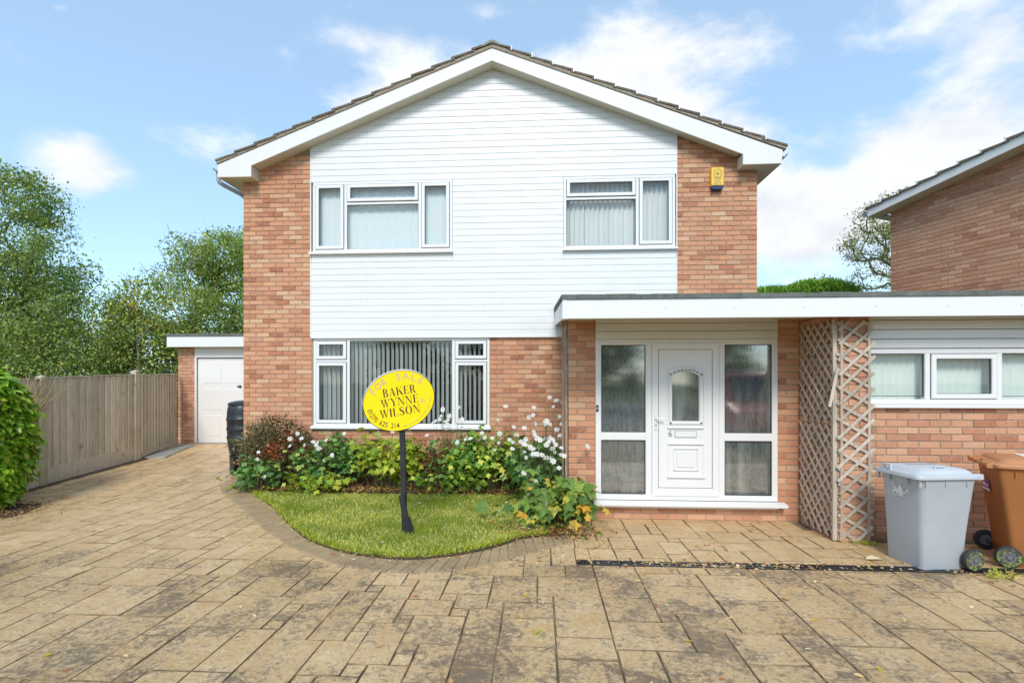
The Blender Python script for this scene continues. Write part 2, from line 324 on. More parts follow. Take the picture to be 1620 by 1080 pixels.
# ------------------------------------------------------------------ geometry helpers
ORI = {}
def new_obj(name, data, parent=None, loc=(0,0,0)):
    o = bpy.data.objects.new(name, data); col.objects.link(o); o.location = loc
    if parent is not None: o.parent = parent; ORI[o.name] = ORI[parent.name]
    return o
def thing(name, label, cat, loc=(0,0,0), group=None, rotz=0):
    o = bpy.data.objects.new(name, None); col.objects.link(o); o.location = loc; o.empty_display_size = .1
    o.rotation_euler = (0, 0, rotz)
    o['label'] = label; o['category'] = cat
    if group: o['group'] = group
    ORI[o.name] = Vector(loc) if rotz == 0 else Vector((0,0,0))
    return o
def tag(o, label=None, cat=None, group=None, kind=None):
    for k, v in (('label', label), ('category', cat), ('group', group), ('kind', kind)):
        if v: o[k] = v
    return o
class MB:
    def __init__(s): s.v = []; s.f = []; s.r = []
    def add(s, v, f, r=0.0):
        n = len(s.v); s.v += [tuple(p) for p in v]; s.f += [tuple(i+n for i in q) for q in f]; s.r += [r]*len(v); return s
    def box(s, x0, x1, y0, y1, z0, z1, r=0.0):
        return s.add([(x0,y0,z0),(x1,y0,z0),(x1,y1,z0),(x0,y1,z0),(x0,y0,z1),(x1,y0,z1),(x1,y1,z1),(x0,y1,z1)],
                     [(0,3,2,1),(4,5,6,7),(0,1,5,4),(1,2,6,5),(2,3,7,6),(3,0,4,7)], r)
    def cbox(s, x0, x1, y0, y1, z0, z1, c=.004, r=0.0):
        """box whose -Y face is chamfered"""
        v = [(x0,y0+c,z0),(x1,y0+c,z0),(x1,y0+c,z1),(x0,y0+c,z1),(x0+c,y0,z0+c),(x1-c,y0,z0+c),(x1-c,y0,z1-c),(x0+c,y0,z1-c),(x0,y1,z0),(x1,y1,z0),(x1,y1,z1),(x0,y1,z1)]
        f = [(4,5,6,7),(0,1,5,4),(1,2,6,5),(2,3,7,6),(3,0,4,7),(0,8,9,1),(1,9,10,2),(2,10,11,3),(3,11,8,0),(8,11,10,9)]
        return s.add(v, f, r)
    def prism(s, pts, y0, y1, r=0.0):
        """polygon in XZ extruded along Y"""
        n = len(pts); v = [(x, y0, z) for x, z in pts]+[(x, y1, z) for x, z in pts]
        f = [tuple(range(n)), tuple(range(2*n-1, n-1, -1))]+[(i, i+n, (i+1) % n+n, (i+1) % n) for i in range(n)]
        return s.add(v, f, r)
    def hexa(s, b, t, r=0.0):
        """bottom quad, top quad"""
        return s.add(list(b)+list(t), [(0,3,2,1),(4,5,6,7),(0,1,5,4),(1,2,6,5),(2,3,7,6),(3,0,4,7)], r)
    def bar(s, a, b, w, h, up=(0,0,1), r=0.0):
        a = Vector(a); b = Vector(b); d = (b-a).normalized(); u = Vector(up); sd_ = d.cross(u)
        if sd_.length < 1e-5: sd_ = d.cross(Vector((1,0,0)))
        sd_.normalize(); u = sd_.cross(d)
        q = [sd_*w/2*i+u*h/2*j for i, j in ((-1,-1),(1,-1),(1,1),(-1,1))]
        return s.add([a+p for p in q]+[b+p for p in q], [(0,3,2,1),(4,5,6,7),(0,1,5,4),(1,2,6,5),(2,3,7,6),(3,0,4,7)], r)
    def tube(s, pts, rad, n=8, cap=True, r=0.0):
        pts = [Vector(p) for p in pts]; rr = rad if isinstance(rad, (list, tuple)) else [rad]*len(pts); base = len(s.v); ref = None
        for i, p in enumerate(pts):
            d = (pts[min(i+1, len(pts)-1)]-pts[max(i-1, 0)]).normalized()
            if ref is None: ref = d.cross(Vector((0,0,1))) if abs(d.z) < .9 else d.cross(Vector((1,0,0)))
            ref = (ref-d*ref.dot(d)); ref.normalize(); w = d.cross(ref)
            for k in range(n):
                a = 2*math.pi*k/n; s.v.append(tuple(p+(ref*math.cos(a)+w*math.sin(a))*rr[i])); s.r.append(r)
        for i in range(len(pts)-1):
            for k in range(n):
                s.f.append((base+i*n+k, base+i*n+(k+1) % n, base+(i+1)*n+(k+1) % n, base+(i+1)*n+k))
        if cap: s.f.append(tuple(base+k for k in range(n-1, -1, -1))); s.f.append(tuple(base+(len(pts)-1)*n+k for k in range(n)))
        return s
    def lathe(s, prof, c, n=24, axis='z', r=0.0):
        base = len(s.v)
        for rad, h in prof:
            for k in range(n):
                a = 2*math.pi*k/n; x, y = rad*math.cos(a), rad*math.sin(a)
                s.v.append((c[0]+x, c[1]+y, c[2]+h) if axis == 'z' else ((c[0]+x, c[1]+h, c[2]+y) if axis == 'y' else (c[0]+h, c[1]+x, c[2]+y))); s.r.append(r)
        for i in range(len(prof)-1):
            for k in range(n):
                s.f.append((base+i*n+k, base+i*n+(k+1) % n, base+(i+1)*n+(k+1) % n, base+(i+1)*n+k))
        return s
    def mesh(s, name, mat, off=Vector((0,0,0)), smooth=False, bevel=0):
        me = bpy.data.meshes.new(name); me.from_pydata([(a-off[0], b-off[1], c-off[2]) for a, b, c in s.v], [], s.f); me.update()
        at = me.attributes.new('rnd', 'FLOAT', 'POINT'); at.data.foreach_set('value', s.r)
        if mat: me.materials.append(MAT[mat])
        if smooth:
            me.polygons.foreach_set('use_smooth', [True]*len(me.polygons))
        return me
    def build(s, name, mat, parent=None, smooth=False, bevel=0, kind=None, label=None):
        off = ORI[parent.name] if parent is not None else Vector((0,0,0))
        o = new_obj(name, s.mesh(name, mat, off, smooth), parent)
        if bevel:
            b = o.modifiers.new('b', 'BEVEL'); b.width = bevel; b.segments = 2; b.limit_method = 'ANGLE'; b.angle_limit = R(40)
        if smooth and bevel == 0:
            o.modifiers.new('e', 'EDGE_SPLIT').split_angle = R(40)
        tag(o, label=label, kind=kind); return o
def P(name, mat, parent, *boxes, **k):
    m = MB()
    for b in boxes: m.box(*b)
    return m.build(name, mat, parent, **k)
def fastmesh(name, V, F, rnd, mat, off=(0,0,0)):
    me = bpy.data.meshes.new(name); V = np.asarray(V, np.float32)-np.asarray(off, np.float32); F = np.asarray(F, np.int32)
    me.vertices.add(len(V)); me.vertices.foreach_set('co', V.ravel()); k = F.shape[1]
    me.loops.add(F.size); me.loops.foreach_set('vertex_index', F.ravel())
    me.polygons.add(len(F)); me.polygons.foreach_set('loop_start', np.arange(0, F.size, k, dtype=np.int32)); me.polygons.foreach_set('loop_total', np.full(len(F), k, np.int32))
    me.update(calc_edges=True)
    at = me.attributes.new('rnd', 'FLOAT', 'POINT'); at.data.foreach_set('value', np.asarray(rnd, np.float32))
    me.materials.append(MAT[mat]); return me
def gz(y): return max(0.0, (y+1.2)*.062)
# ------------------------------------------------------------------ brickwork
BL, BH, CH = .215, .0665, .0765
_bm = {}
def brick_mesh(L, mat):
    k = (round(L, 2), mat)
    if k not in _bm:
        m = MB(); m.cbox(0, k[0], 0, .04, 0, BH, .0035); _bm[k] = m.mesh('brick', mat)
    return _bm[k]
def lay(s0, s1, z0, z1, skip=(), top=None, phase=0):
    """running bond: list of (s, z, length) in wall coordinates"""
    out = []; n = int(math.ceil((z1-z0)/CH-.3))
    for i in range(n):
        z = z0+i*CH+.005
        off = (0 if (i+phase) % 2 == 0 else -.1125)
        s = s0+off
        while s < s1-.02:
            a, b = max(s, s0), min(s+BL, s1); s += BL+.010
            if s1-b < .055: b = s1; s = s1
            if b-a < .04: continue
            segs = [(a, b)]
            for (p, q, r_, t) in skip:
                if z+BH > r_+.005 and z < t-.02:
                    ns = []
                    for (a1, b1) in segs:
                        if b1 <= p or a1 >= q: ns.append((a1, b1))
                        else:
                            if p-a1 > .04: ns.append((a1, p-.004))
                            if b1-q > .04: ns.append((q+.004, b1))
                    segs = ns
            for (a1, b1) in segs:
                if top is not None and z+BH*.3 > top((a1+b1)/2): continue
                out.append((a1, z, b1-a1))
    return out
class Wall:
    """collects bricks of one building, then builds the largest as objects and joins the rest"""
    def __init__(s): s.items = []
    def add(s, L, p0, ang, mat):
        """p0 = wall origin (front face), ang = direction of the wall in plan"""
        c, sn = math.cos(ang), math.sin(ang)
        for (a, z, l) in L:
            jit = rng.uniform(-.0016, .0016); y = jit
            s.items.append((Vector((p0[0]+c*a-sn*y, p0[1]+sn*a+c*y, p0[2]+z+rng.uniform(-.001, .001))), ang+rng.uniform(-.006, .006), l, mat))
    def build(s, parent, maxn=298, key=None):
        camp = Vector((0, CAMY, EYE)); key = key or (lambda it: (it[0]-camp).length/max(it[2], .05)**.5)
        s.items.sort(key=key); off = ORI[parent.name]
        for it in s.items[:maxn]:
            o = new_obj('brick', brick_mesh(it[2], it[3]), parent, it[0]-off); o.rotation_euler = (0, 0, it[1])
        rest = s.items[maxn:]
        mats = sorted(set(i[3] for i in rest))
        for mt in mats:
            V = []; F = []; rr = []
            for it in rest:
                if it[3] != mt: continue
                me = brick_mesh(it[2], mt); c, sn = math.cos(it[1]), math.sin(it[1]); n = len(V); q = rng.random()
                for v in me.vertices:
                    x, y, z = v.co; V.append((it[0].x+c*x-sn*y, it[0].y+sn*x+c*y, it[0].z+z)); rr.append(q)
                F += [tuple(i+n for i in p.vertices) for p in me.polygons]
            m = MB(); m.v = V; m.f = F; m.r = rr
            m.build('brickwork', mt, parent, kind='stuff')

# ------------------------------------------------------------------ windows (local frame: wall in the XZ plane facing -Y)
def framebars(m, x0, x1, z0, z1, w, ya, yb, c=.006):
    m.cbox(x0, x1, ya, yb, z1-w, z1, c); m.cbox(x0, x1, ya, yb, z0, z0+w, c)
    m.cbox(x0, x0+w, ya+.0005, yb, z0+w-c, z1-w+c, c); m.cbox(x1-w, x1, ya+.0005, yb, z0+w-c, z1-w+c, c)
def glazing(win, x0, x1, z0, z1, y, opening, mat='window_glass', matf='upvc'):
    """one light: sash if it opens, gasket line and pane"""
    if opening:
        s = MB(); framebars(s, x0+.006, x1-.006, z0+.006, z1-.006, .052, y-.022, y+.03); s.build('sash', matf, win)
        gsk = MB(); 
        for b in ((x0, x1, z1-.005, z1+.001), (x0, x1, z0-.001, z0+.005)): gsk.box(b[0], b[1], y-.004, y+.02, b[2], b[3])
        for b in ((x0-.001, x0+.005), (x1-.005, x1+.001)): gsk.box(b[0], b[1], y-.004, y+.02, z0, z1)
        gsk.build('gasket', 'gasket', win)
        i = .058; yy = y-.004
    else:
        i = .0; yy = y+.012
    g = MB(); framebars(g, x0+i-.001, x1-i+.001, z0+i-.001, z1-i+.001, .007, yy, yy+.012, .001); g.build('gasket', 'gasket', win)
    p = MB(); p.box(x0+i+.002, x1-i-.002, yy+.012, yy+.016, z0+i+.002, z1-i-.002); p.build('pane', mat, win)
    return (x0+i, x1-i, z0+i, z1-i)
def sill(win, x0, x1, z, y, proj=.06, drop=.035):
    m = MB(); m.add([(x0, y-proj, z), (x1, y-proj, z), (x1, y+.03, z+.018), (x0, y+.03, z+.018), (x0, y-proj, z-drop), (x1, y-proj, z-drop), (x1, y+.03, z-drop), (x0, y+.03, z-drop)],
                    [(0,1,2,3),(7,6,5,4),(0,4,5,1),(1,5,6,2),(2,6,7,3),(3,7,4,0)]); m.build('sill', 'upvc', win, bevel=.003)
def blinds(win, x0, x1, z0, z1, y, pitch, width, ang, mat='blind_white', jit=.12, skip=()):
    n = int((x1-x0)/pitch)
    for i in range(n+1):
        x = x0+(i+.5)*pitch
        if x > x1 or i in skip: continue
        a = ang+rng.uniform(-jit, jit); c, s = math.cos(a)*width/2, math.sin(a)*width/2; x += rng.uniform(-.004, .004)
        m = MB(); k = 4; xs = []
        for j in range(k+1):
            t = j/k*2-1; xs.append((x+c*t-s*.12*(1-t*t), y+s*t+c*.12*(1-t*t)))
        V = [(a_, b_, z0) for a_, b_ in xs]+[(a_, b_, z1) for a_, b_ in xs]; V += [(a_, b_+.0012, zz) for a_, b_, zz in V]
        F = [(j, j+1, k+1+j+1, k+1+j) for j in range(k)]+[(2*k+2+j, 3*k+3+j, 3*k+4+j, 2*k+3+j) for j in range(k)]
        m.add(V, F, rng.random()); m.build('blind_slat', mat, win, smooth=False)
    P('headrail', mat, win, (x0-.02, x1+.02, y-.02, y+.03, z1+.005, z1+.045))

# ------------------------------------------------------------------ text
def text_geo(s_, size, bold=0.0, shear=0):
    cu = bpy.data.curves.new('t', 'FONT'); cu.body = s_; cu.size = size; cu.offset = bold; cu.resolution_u = 3; cu.shear = shear
    o = bpy.data.objects.new('t', cu); col.objects.link(o); dg = bpy.context.evaluated_depsgraph_get(); dg.update()
    me = bpy.data.meshes.new_from_object(o.evaluated_get(dg)); V = [tuple(v.co) for v in me.vertices]; F = [tuple(p.vertices) for p in me.polygons]
    bpy.data.objects.remove(o); bpy.data.meshes.remove(me); bpy.data.curves.remove(cu)
    return V, F
def put_text(mb, s_, size, fn, bold=0.0, gap=0.0, adv=None):
    """fn(x, y) maps the text plane to space; letters one after another"""
    V, F = text_geo(s_, size, bold); mb.add([fn(x, y) for x, y, _ in V], F)
def arc_text(mb, s_, size, cx, cy, rx, ry, a0, a1, fn, bold=0.0, inward=False, squash=1.0):
    n = len(s_); K_ = 200; ang = [a0+(a1-a0)*k/K_ for k in range(K_+1)]; cum = [0]
    for k in range(K_): cum.append(cum[-1]+math.hypot(rx*(math.cos(ang[k+1])-math.cos(ang[k])), ry*(math.sin(ang[k+1])-math.sin(ang[k]))))
    for i, ch in enumerate(s_):
        if ch == ' ': continue
        tgt = cum[-1]*i/(n-1); a = ang[min(range(K_+1), key=lambda k: abs(cum[k]-tgt))]; V, F = text_geo(ch, size, bold)
        if not V: continue
        w = max(v[0] for v in V)+min(v[0] for v in V)
        px, py = cx+rx*math.cos(a), cy+ry*math.sin(a); tx, ty = -rx*math.sin(a), ry*math.cos(a)
        if not inward: tx, ty = -tx, -ty
        l = math.hypot(tx, ty); tx /= l; ty /= l; nx, ny = -ty, tx
        mb.add([fn(px+(x-w/2)*tx*squash+y*nx, py+(x-w/2)*ty*squash+y*ny) for x, y, _ in V], F)
# a high-contrast serif alphabet, unit height
T, t_, SF = .17, .038, .09
def q(*p): return [p]
def vstem(x, w, z0=0, z1=1, serif=True):
    o = [[(x, z0), (x+w, z0), (x+w, z1), (x, z1)]]
    if serif: o += [[(x-SF*.7, z0), (x+w+SF*.7, z0), (x+w+SF*.7, z0+t_), (x-SF*.7, z0+t_)], [(x-SF*.7, z1-t_), (x+w+SF*.7, z1-t_), (x+w+SF*.7, z1), (x-SF*.7, z1)]]
    return o
def diag(xa, xb, w, z0=0, z1=1): return [[(xa, z0), (xa+w, z0), (xb+w, z1), (xb, z1)]]
def ser(x, w, z): return [[(x-SF*.6, z), (x+w+SF*.6, z), (x+w+SF*.6, z+t_), (x-SF*.6, z+t_)]]
def ring(cx, cz, rx, rz, th, tv, a0, a1, n=14):
    o = []
    for i in range(n):
        a, b = a0+(a1-a0)*i/n, a0+(a1-a0)*(i+1)/n
        o.append([(cx+rx*math.cos(a), cz+rz*math.sin(a)), (cx+rx*math.cos(b), cz+rz*math.sin(b)), (cx+(rx-th)*math.cos(b), cz+(rz-tv)*math.sin(b)), (cx+(rx-th)*math.cos(a), cz+(rz-tv)*math.sin(a))])
    return o
def curve(pts):
    o = []
    for i in range(len(pts)-1):
        (x0, z0, w0), (x1, z1, w1) = pts[i], pts[i+1]; d = math.hypot(x1-x0, z1-z0); nx, nz_ = -(z1-z0)/d, (x1-x0)/d
        o.append([(x0+nx*w0/2, z0+nz_*w0/2), (x0-nx*w0/2, z0-nz_*w0/2), (x1-nx*w1/2, z1-nz_*w1/2), (x1+nx*w1/2, z1+nz_*w1/2)])
    return o
H = math.pi/2
GL = {
 'I': (vstem(.08, T), .34),
 'L': (vstem(.08, T)+[[(.2, 0), (.62, 0), (.62, t_), (.2, t_)], [(.62, 0), (.62, .3), (.55, .05)]], .68),
 'E': (vstem(.08, T)+[[(.2, 0), (.62, 0), (.62, t_), (.2, t_)], [(.62, 0), (.62, .28), (.55, .04)], [(.2, 1-t_), (.60, 1-t_), (.60, 1), (.2, 1)], [(.60, 1), (.60, .74), (.53, .96)], [(.2, .5), (.48, .5), (.48, .5+t_), (.2, .5+t_)], [(.48, .38), (.48, .66), (.43, .52)]], .70),
 'B': (vstem(.08, T)+ring(.33, .745, .27, .255, .16, t_, -H, H)+ring(.35, .26, .32, .26, .17, t_, -H, H)+[[(.2, 0), (.36, 0), (.36, t_), (.2, t_)], [(.2, .49), (.36, .49), (.36, .49+t_), (.2, .49+t_)], [(.2, 1-t_), (.34, 1-t_), (.34, 1), (.2, 1)]], .76),
 'R': (vstem(.08, T)+ring(.33, .74, .29, .26, .16, t_, -H, H)+[[(.2, .48), (.36, .48), (.36, .48+t_), (.2, .48+t_)], [(.2, 1-t_), (.34, 1-t_), (.34, 1), (.2, 1)], [(.36, .49), (.52, .49), (.72, 0), (.55, 0)]]+ser(.57, .15, 0), .80),
 'K': (vstem(.08, T)+[[(.24, .36), (.24, .42), (.68, 1), (.72, 1)], [(.36, .56), (.48, .68), (.82, 0), (.62, 0)]]+ser(.62, .10, 1-t_)+ser(.64, .16, 0), .88),
 'A': (diag(.06, .36, .05)+[[(.52, 0), (.72, 0), (.46, 1.02), (.34, 1.0)], [(.18, .3), (.60, .3), (.60, .34), (.18, .34)]]+ser(.03, .10, 0)+ser(.52, .2, 0), .82),
 'W': ([[(.28, 0), (.36, 0), (.22, 1), (.04, 1)], [(.30, 0), (.36, 0), (.60, 1), (.55, 1)], [(.66, 0), (.74, 0), (.62, 1), (.44, 1)], [(.68, 0), (.74, 0), (1.0, 1), (.95, 1)]]+ser(.04, .16, 1-t_)+ser(.45, .16, 1-t_)+ser(.92, .10, 1-t_), 1.06),
 'Y': ([[(.34, .45), (.48, .45), (.24, 1), (.04, 1)], [(.42, .42), (.47, .46), (.76, 1), (.71, 1)], [(.32, 0), (.32+T, 0), (.32+T, .5), (.32, .5)]]+ser(.04, .17, 1-t_)+ser(.67, .12, 1-t_)+ser(.30, T+.04, 0), .82),
 'N': ([[(.10, 0), (.145, 0), (.145, 1), (.10, 1)], [(.62, 0), (.74, 0), (.24, 1), (.06, 1)], [(.70, 0), (.745, 0), (.745, 1), (.70, 1)]]+ser(.08, .08, 0)+ser(.03, .18, 1-t_)+ser(.66, .12, 1-t_), .86),
 'O': (ring(.42, .5, .38, .52, .17, .04, 0, 4*H, 24), .86),
 'S': (curve([(.56, .70, .03), (.55, .84, .05), (.47, .94, .06), (.34, .98, .05), (.20, .93, .10), (.13, .80, .16), (.17, .67, .18), (.32, .54, .19), (.48, .42, .19), (.56, .28, .17), (.53, .13, .12), (.40, .04, .06), (.26, .02, .05), (.14, .10, .06), (.09, .30, .03)]), .68),
}
def serif_text(mb, s_, size, cx, z, fn, wid=None):
    adv = sum(GL[c][1] for c in s_)+.05*(len(s_)-1); kx = size if wid is None else wid/adv; x = -adv*kx/2
    for c in s_:
        for k, poly in enumerate(GL[c][0]):
            mb.add([fn(cx+x+px_*kx, z+pz*size, k*.00012) for px_, pz in poly], [tuple(range(len(poly)))])
        x += (GL[c][1]+.05)*kx

# ================================================================== THE HOUSE
house = thing('brick_house', 'two storey detached red brick house with white weatherboard cladding and shallow gabled tiled roof', 'house', (-.8, 0, 0))
def vslope(x): return 6.735-.387*abs(x+.752)            # underside of the verge
XL, XR, DEEP = -4.92, 3.392, 7.6
CLX0, CLX1, CLZ = -3.752, 2.138, 2.449
UL = (-3.722, -1.412, 3.83, 4.976); UR = (.372, 2.122, 3.83, 4.974); LO = (-3.727, -.812, .985, 2.425)
w = Wall()
w.add(lay(CLX1-XL if False else 0, CLX0-XL-.004, 0, 5.4, top=lambda s: vslope(s+XL)+.02), (XL, 0, .0), 0, 'brick_orange')
w.add(lay(0, XR-CLX1, 0, 3.06, top=lambda s: vslope(s+CLX1)+.02, phase=0)[:0] + [b for b in lay(0, XR-CLX1, 2.4, 5.6, top=lambda s: vslope(s+CLX1)+.02)], (CLX1, 0, 0), 0, 'brick_orange')
w.add([b for b in lay(0, .36-LO[1]-.004, 0, 2.44)], (LO[1]+.004, 0, 0), 0, 'brick_orange')
w.add([b for b in lay(0, LO[1]-CLX0, 0, .93)], (CLX0+.002, 0, 0), 0, 'brick_orange')
def hkey(it):
    x, y, z = it[0]
    hid = 3 if (z < .8 and x > -4) else 0
    return (it[0]-Vector((0, CAMY, EYE))).length*.1+hid+(1.5 if it[2] < .1 else 0)+(0 if x > CLX1-.01 or x > LO[1]-.01 else .9)
w.build(house, 298, hkey)
# mortar and carcass behind the bricks
m = MB(); Y0, Y1 = .009, .10
def carc(poly): m.prism(poly, Y0, Y1)
carc([(XL+.009, -.3), (CLX0+.02, -.3), (CLX0+.02, vslope(CLX0)+.1), (XL+.009, vslope(XL)+.1)])
carc([(CLX1-.02, -.3), (XR-.009, -.3), (XR-.009, vslope(XR)+.1), (CLX1-.02, vslope(CLX1)+.1)])
carc([(CLX0+.02, -.3), (LO[1]+.004, -.3), (LO[1]+.004, LO[2]-.03), (CLX0+.02, LO[2]-.03)])
carc([(LO[1]+.0045, -.3), (CLX1-.02, -.3), (CLX1-.02, LO[3]+.0), (LO[1]+.0045, LO[3]+.0)])
m.build('mortar', 'mortar', house)
m = MB()
m.box(CLX0+.02, CLX1-.02, .012, .09, LO[3]+.001, 3.80)
m.box(UL[1], UR[0], .012, .09, 3.801, 5.0); m.box(CLX0+.02, UL[0], .012, .09, 3.801, 5.0); m.box(UR[1], CLX1-.02, .012, .09, 3.801, 5.0)
m.prism([(CLX0+.02, 5.001), (CLX1-.02, 5.001), (CLX1-.02, vslope(CLX1)+.1), (-.752, 6.83), (CLX0+.02, vslope(CLX0)+.1)], .012, .09)
m.build('sheathing', 'gasket', house)
# other walls of the carcass
P('side_wall', 'brick_orange', house, (XL, XL+.2, .105, DEEP, -.3, 5.2), label='left side wall in plain brick')
P('side_wall', 'brick_orange', house, (XR-.2, XR, .105, DEEP, -.3, 5.2), label='right side wall in plain brick')
P('rear_wall', 'brick_orange', house, (XL+.201, XR-.201, DEEP-.2, DEEP, -.3, 5.2))
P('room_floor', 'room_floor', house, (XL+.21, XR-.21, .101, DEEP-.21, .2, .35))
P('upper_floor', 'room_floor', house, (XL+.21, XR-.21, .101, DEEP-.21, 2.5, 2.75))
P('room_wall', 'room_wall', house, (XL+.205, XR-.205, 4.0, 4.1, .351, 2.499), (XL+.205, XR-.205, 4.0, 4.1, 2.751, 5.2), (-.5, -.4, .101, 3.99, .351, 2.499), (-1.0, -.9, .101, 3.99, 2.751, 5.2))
P('ceiling', 'soffit', house, (XL+.205, XR-.205, .101, DEEP-.21, 5.21, 5.25))

# weatherboards, one by one
zb = CLZ; row = 0
PITCH = .1012
def board(x0, x1, z, h=PITCH, top=None, drop=0.0):
    m = MB(); y = -.030
    xa, xb = x0, x1; xta, xtb = x0, x1
    if top:
        zt = z+h
        def lim(zz): return (6.80-zz)/.387
        xa, xb = max(x0, -.752-lim(z)), min(x1, -.752+lim(z)); xta, xtb = max(x0, -.752-lim(zt)), min(x1, -.752+lim(zt))
        if xb-xa < .1: return
        if xtb < xta: xta = xtb = -.752
    e = rng.uniform(-.0008, .0008)
    V = []
    prof = [(y+.002+e, 0.0), (y+e-.001, .002), (y+.001+e, h-.012), (y+.005, h-.007), (y+.0065, h-.0005), (0.011, h-.0005), (0.011, 0.0)]
    for xx0, xx1, side in ((xa, xta, 0), (xb, xtb, 1)):
        for (yy, zz) in prof:
            t = zz/h; V.append((xx0+(xx1-xx0)*t, yy, z+zz))
    n = len(prof); F = [tuple(range(n))[::-1], tuple(range(n, 2*n))]+[(i, (i+1) % n, (i+1) % n+n, i+n) for i in range(n)]
    m.add(V, F, rng.random()); m.build('weatherboard', 'cladding', house)
while zb < 6.78:
    segs = [(CLX0, CLX1)]
    for (a, b, z0, z1) in (UL, UR):
        if zb+PITCH > z0-.135 and zb < z1-.02:
            ns = []
            for (s0, s1) in segs:
                if b <= s0 or a >= s1: ns.append((s0, s1)); continue
                if a-.03-s0 > .05: ns.append((s0, a-.004))
                if s1-b-.03 > .05: ns.append((b+.004, s1))
            segs = ns
    cuts = [-2.81, 1.15]
    for s0, s1 in segs:
        ks = [s0]+[c+rng.choice([0, 0, 0]) for c in cuts if s0+.2 < c < s1-.2]+[s1]
        for a_, b_ in zip(ks[:-1], ks[1:]): board(a_+(.0005 if a_ != s0 else 0), b_-(.0005 if b_ != s1 else 0), zb, PITCH, top=(zb > 4.9))
    zb += PITCH; row += 1
P('trim_board', 'upvc', house, (UL[0]-.026, UL[1]+.002, -.031, .008, 3.666, 3.792), label='plain flat board under the left upper window')
P('trim_board', 'upvc', house, (UR[0]-.002, UR[1]+.012, -.031, .008, 3.666, 3.792), label='plain flat board under the right upper window')
P('corner_trim', 'upvc', house, (CLX0-.016, CLX0-.001, -.036, .008, CLZ, 5.53)); P('corner_trim', 'upvc', house, (CLX1+.001, CLX1+.015, -.036, .008, CLZ, 5.60))
P('drip_trim', 'upvc', house, (CLX0-.0, CLX1, -.045, .008, CLZ-.025, CLZ-.001))
# windows
def window(parent, label, b, y, cols, sillx=(.02, .02)):
    x0, x1, z0, z1 = b; m = MB(); framebars(m, x0, x1, z0, z1, .045, y-.004, y+.06)
    for c in cols:
        if c.get('m'): m.cbox(c['x1']-.025, c['x1']+.025, y-.003, y+.06, z0+.043, z1-.043, .006)
        if c.get('t'): m.cbox(c['x0']+.0, c['x1']-.0, y-.002, y+.06, c['t']-.022, c['t']+.022, .006)
    win = m.build('window', 'upvc', parent, label=label)
    lights = []
    for i, c in enumerate(cols):
        a = c['x0']+(.045 if i == 0 else .025); bb = c['x1']-(.045 if i == len(cols)-1 else .025)
        if c.get('t'):
            lights.append(glazing(win, a, bb, c['t']+.022, z1-.045, y, c['ot'])); lights.append(glazing(win, a, bb, z0+.045, c['t']-.022, y, c['ob']))
        else: lights.append(glazing(win, a, bb, z0+.045, z1-.045, y, c['ob']))
    sill(win, x0-sillx[0], x1+sillx[1], z0-.004, y, .065)
    return win, lights
wl_, _ = window(house, 'left upper window with net curtains behind', UL, -.028,
    [dict(x0=UL[0], x1=-3.175, ob=True, m=1), dict(x0=-3.175, x1=-1.945, t=4.62, ot=True, ob=False, m=1), dict(x0=-1.945, x1=UL[1], ob=True)], (.05, .012))
m = MB(); n = 150
V = []; F = []
for i in range(n+1):
    x = UL[0]+.03+(UL[1]-UL[0]-.06)*i/n; yy = .085+.004*math.sin(i*1.25)+.004*math.sin(i*.53+1)
    V += [(x, yy, 3.84), (x, yy, 4.97)]
for i in range(n): F.append((2*i, 2*i+2, 2*i+3, 2*i+1))
m.add(V, F); m.build('net_curtain', 'net_curtain', wl_, smooth=False)
wr_, _ = window(house, 'right upper window with closed vertical blinds', UR, -.028,
    [dict(x0=UR[0], x1=1.535, t=4.625, ot=True, ob=False, m=1), dict(x0=1.535, x1=UR[1], ob=True)], (.01, .03))
blinds(wr_, UR[0]+.03, UR[1]-.03, 3.84, 4.90, .095, .078, .088, R(-36), jit=.05)
lo_, _ = window(house, 'wide ground floor window with part open vertical blinds', LO, .0,
    [dict(x0=LO[0], x1=-3.14, t=2.055, ot=True, ob=True, m=1), dict(x0=-3.14, x1=-1.40, ob=False, m=1), dict(x0=-1.40, x1=LO[1], t=2.055, ot=True, ob=True)], (.03, .02))
blinds(lo_, LO[0]+.03, LO[1]-.03, 1.0, 2.36, .11, .0762, .089, R(72), jit=.06)
P('head_board', 'soffit', lo_, (LO[0]+.01, LO[1]-.01, .07, .4, 2.415, 2.44))

# roof: bargeboards, soffits, tiles
AP = (-.752, 6.943)
m = MB(); m.prism([(-5.206, 5.016), (-4.646, 5.013), (-4.646, 5.19), (-.752, 6.735), (-.752, 6.943), (-5.206, 5.222)], -.235, -.213); m.build('bargeboard', 'bargeboard', house, bevel=.004, label='left bargeboard')
m = MB(); m.prism([(3.656, 5.018), (3.672, 5.222), (-.7515, 6.943), (-.7515, 6.735), (3.082, 5.172+.0), (3.082, 5.014)], -.235, -.213); m.build('bargeboard', 'bargeboard', house, bevel=.004, label='right bargeboard')
for sgn, xe, xi in ((-1, -5.2, -4.65), (1, 3.65, 3.085)):
    m = MB()
    for (a, za, b, z_b) in ((xi, vslope(xi)-.018, -.752, 6.735),):
        m.hexa([(a, -.212, za), (b, -.212, z_b), (b, .02, z_b), (a, .02, za)] if sgn < 0 else [(b, -.212, z_b), (a, -.212, za), (a, .02, za), (b, .02, z_b)],
               [(a, -.212, za+.015), (b, -.212, z_b+.015), (b, .02, z_b+.015), (a, .02, za+.015)] if sgn < 0 else [(b, -.212, z_b+.015), (a, -.212, za+.015), (a, .02, za+.015), (b, .02, z_b+.015)])
    m.build('gable_soffit', 'soffit', house)
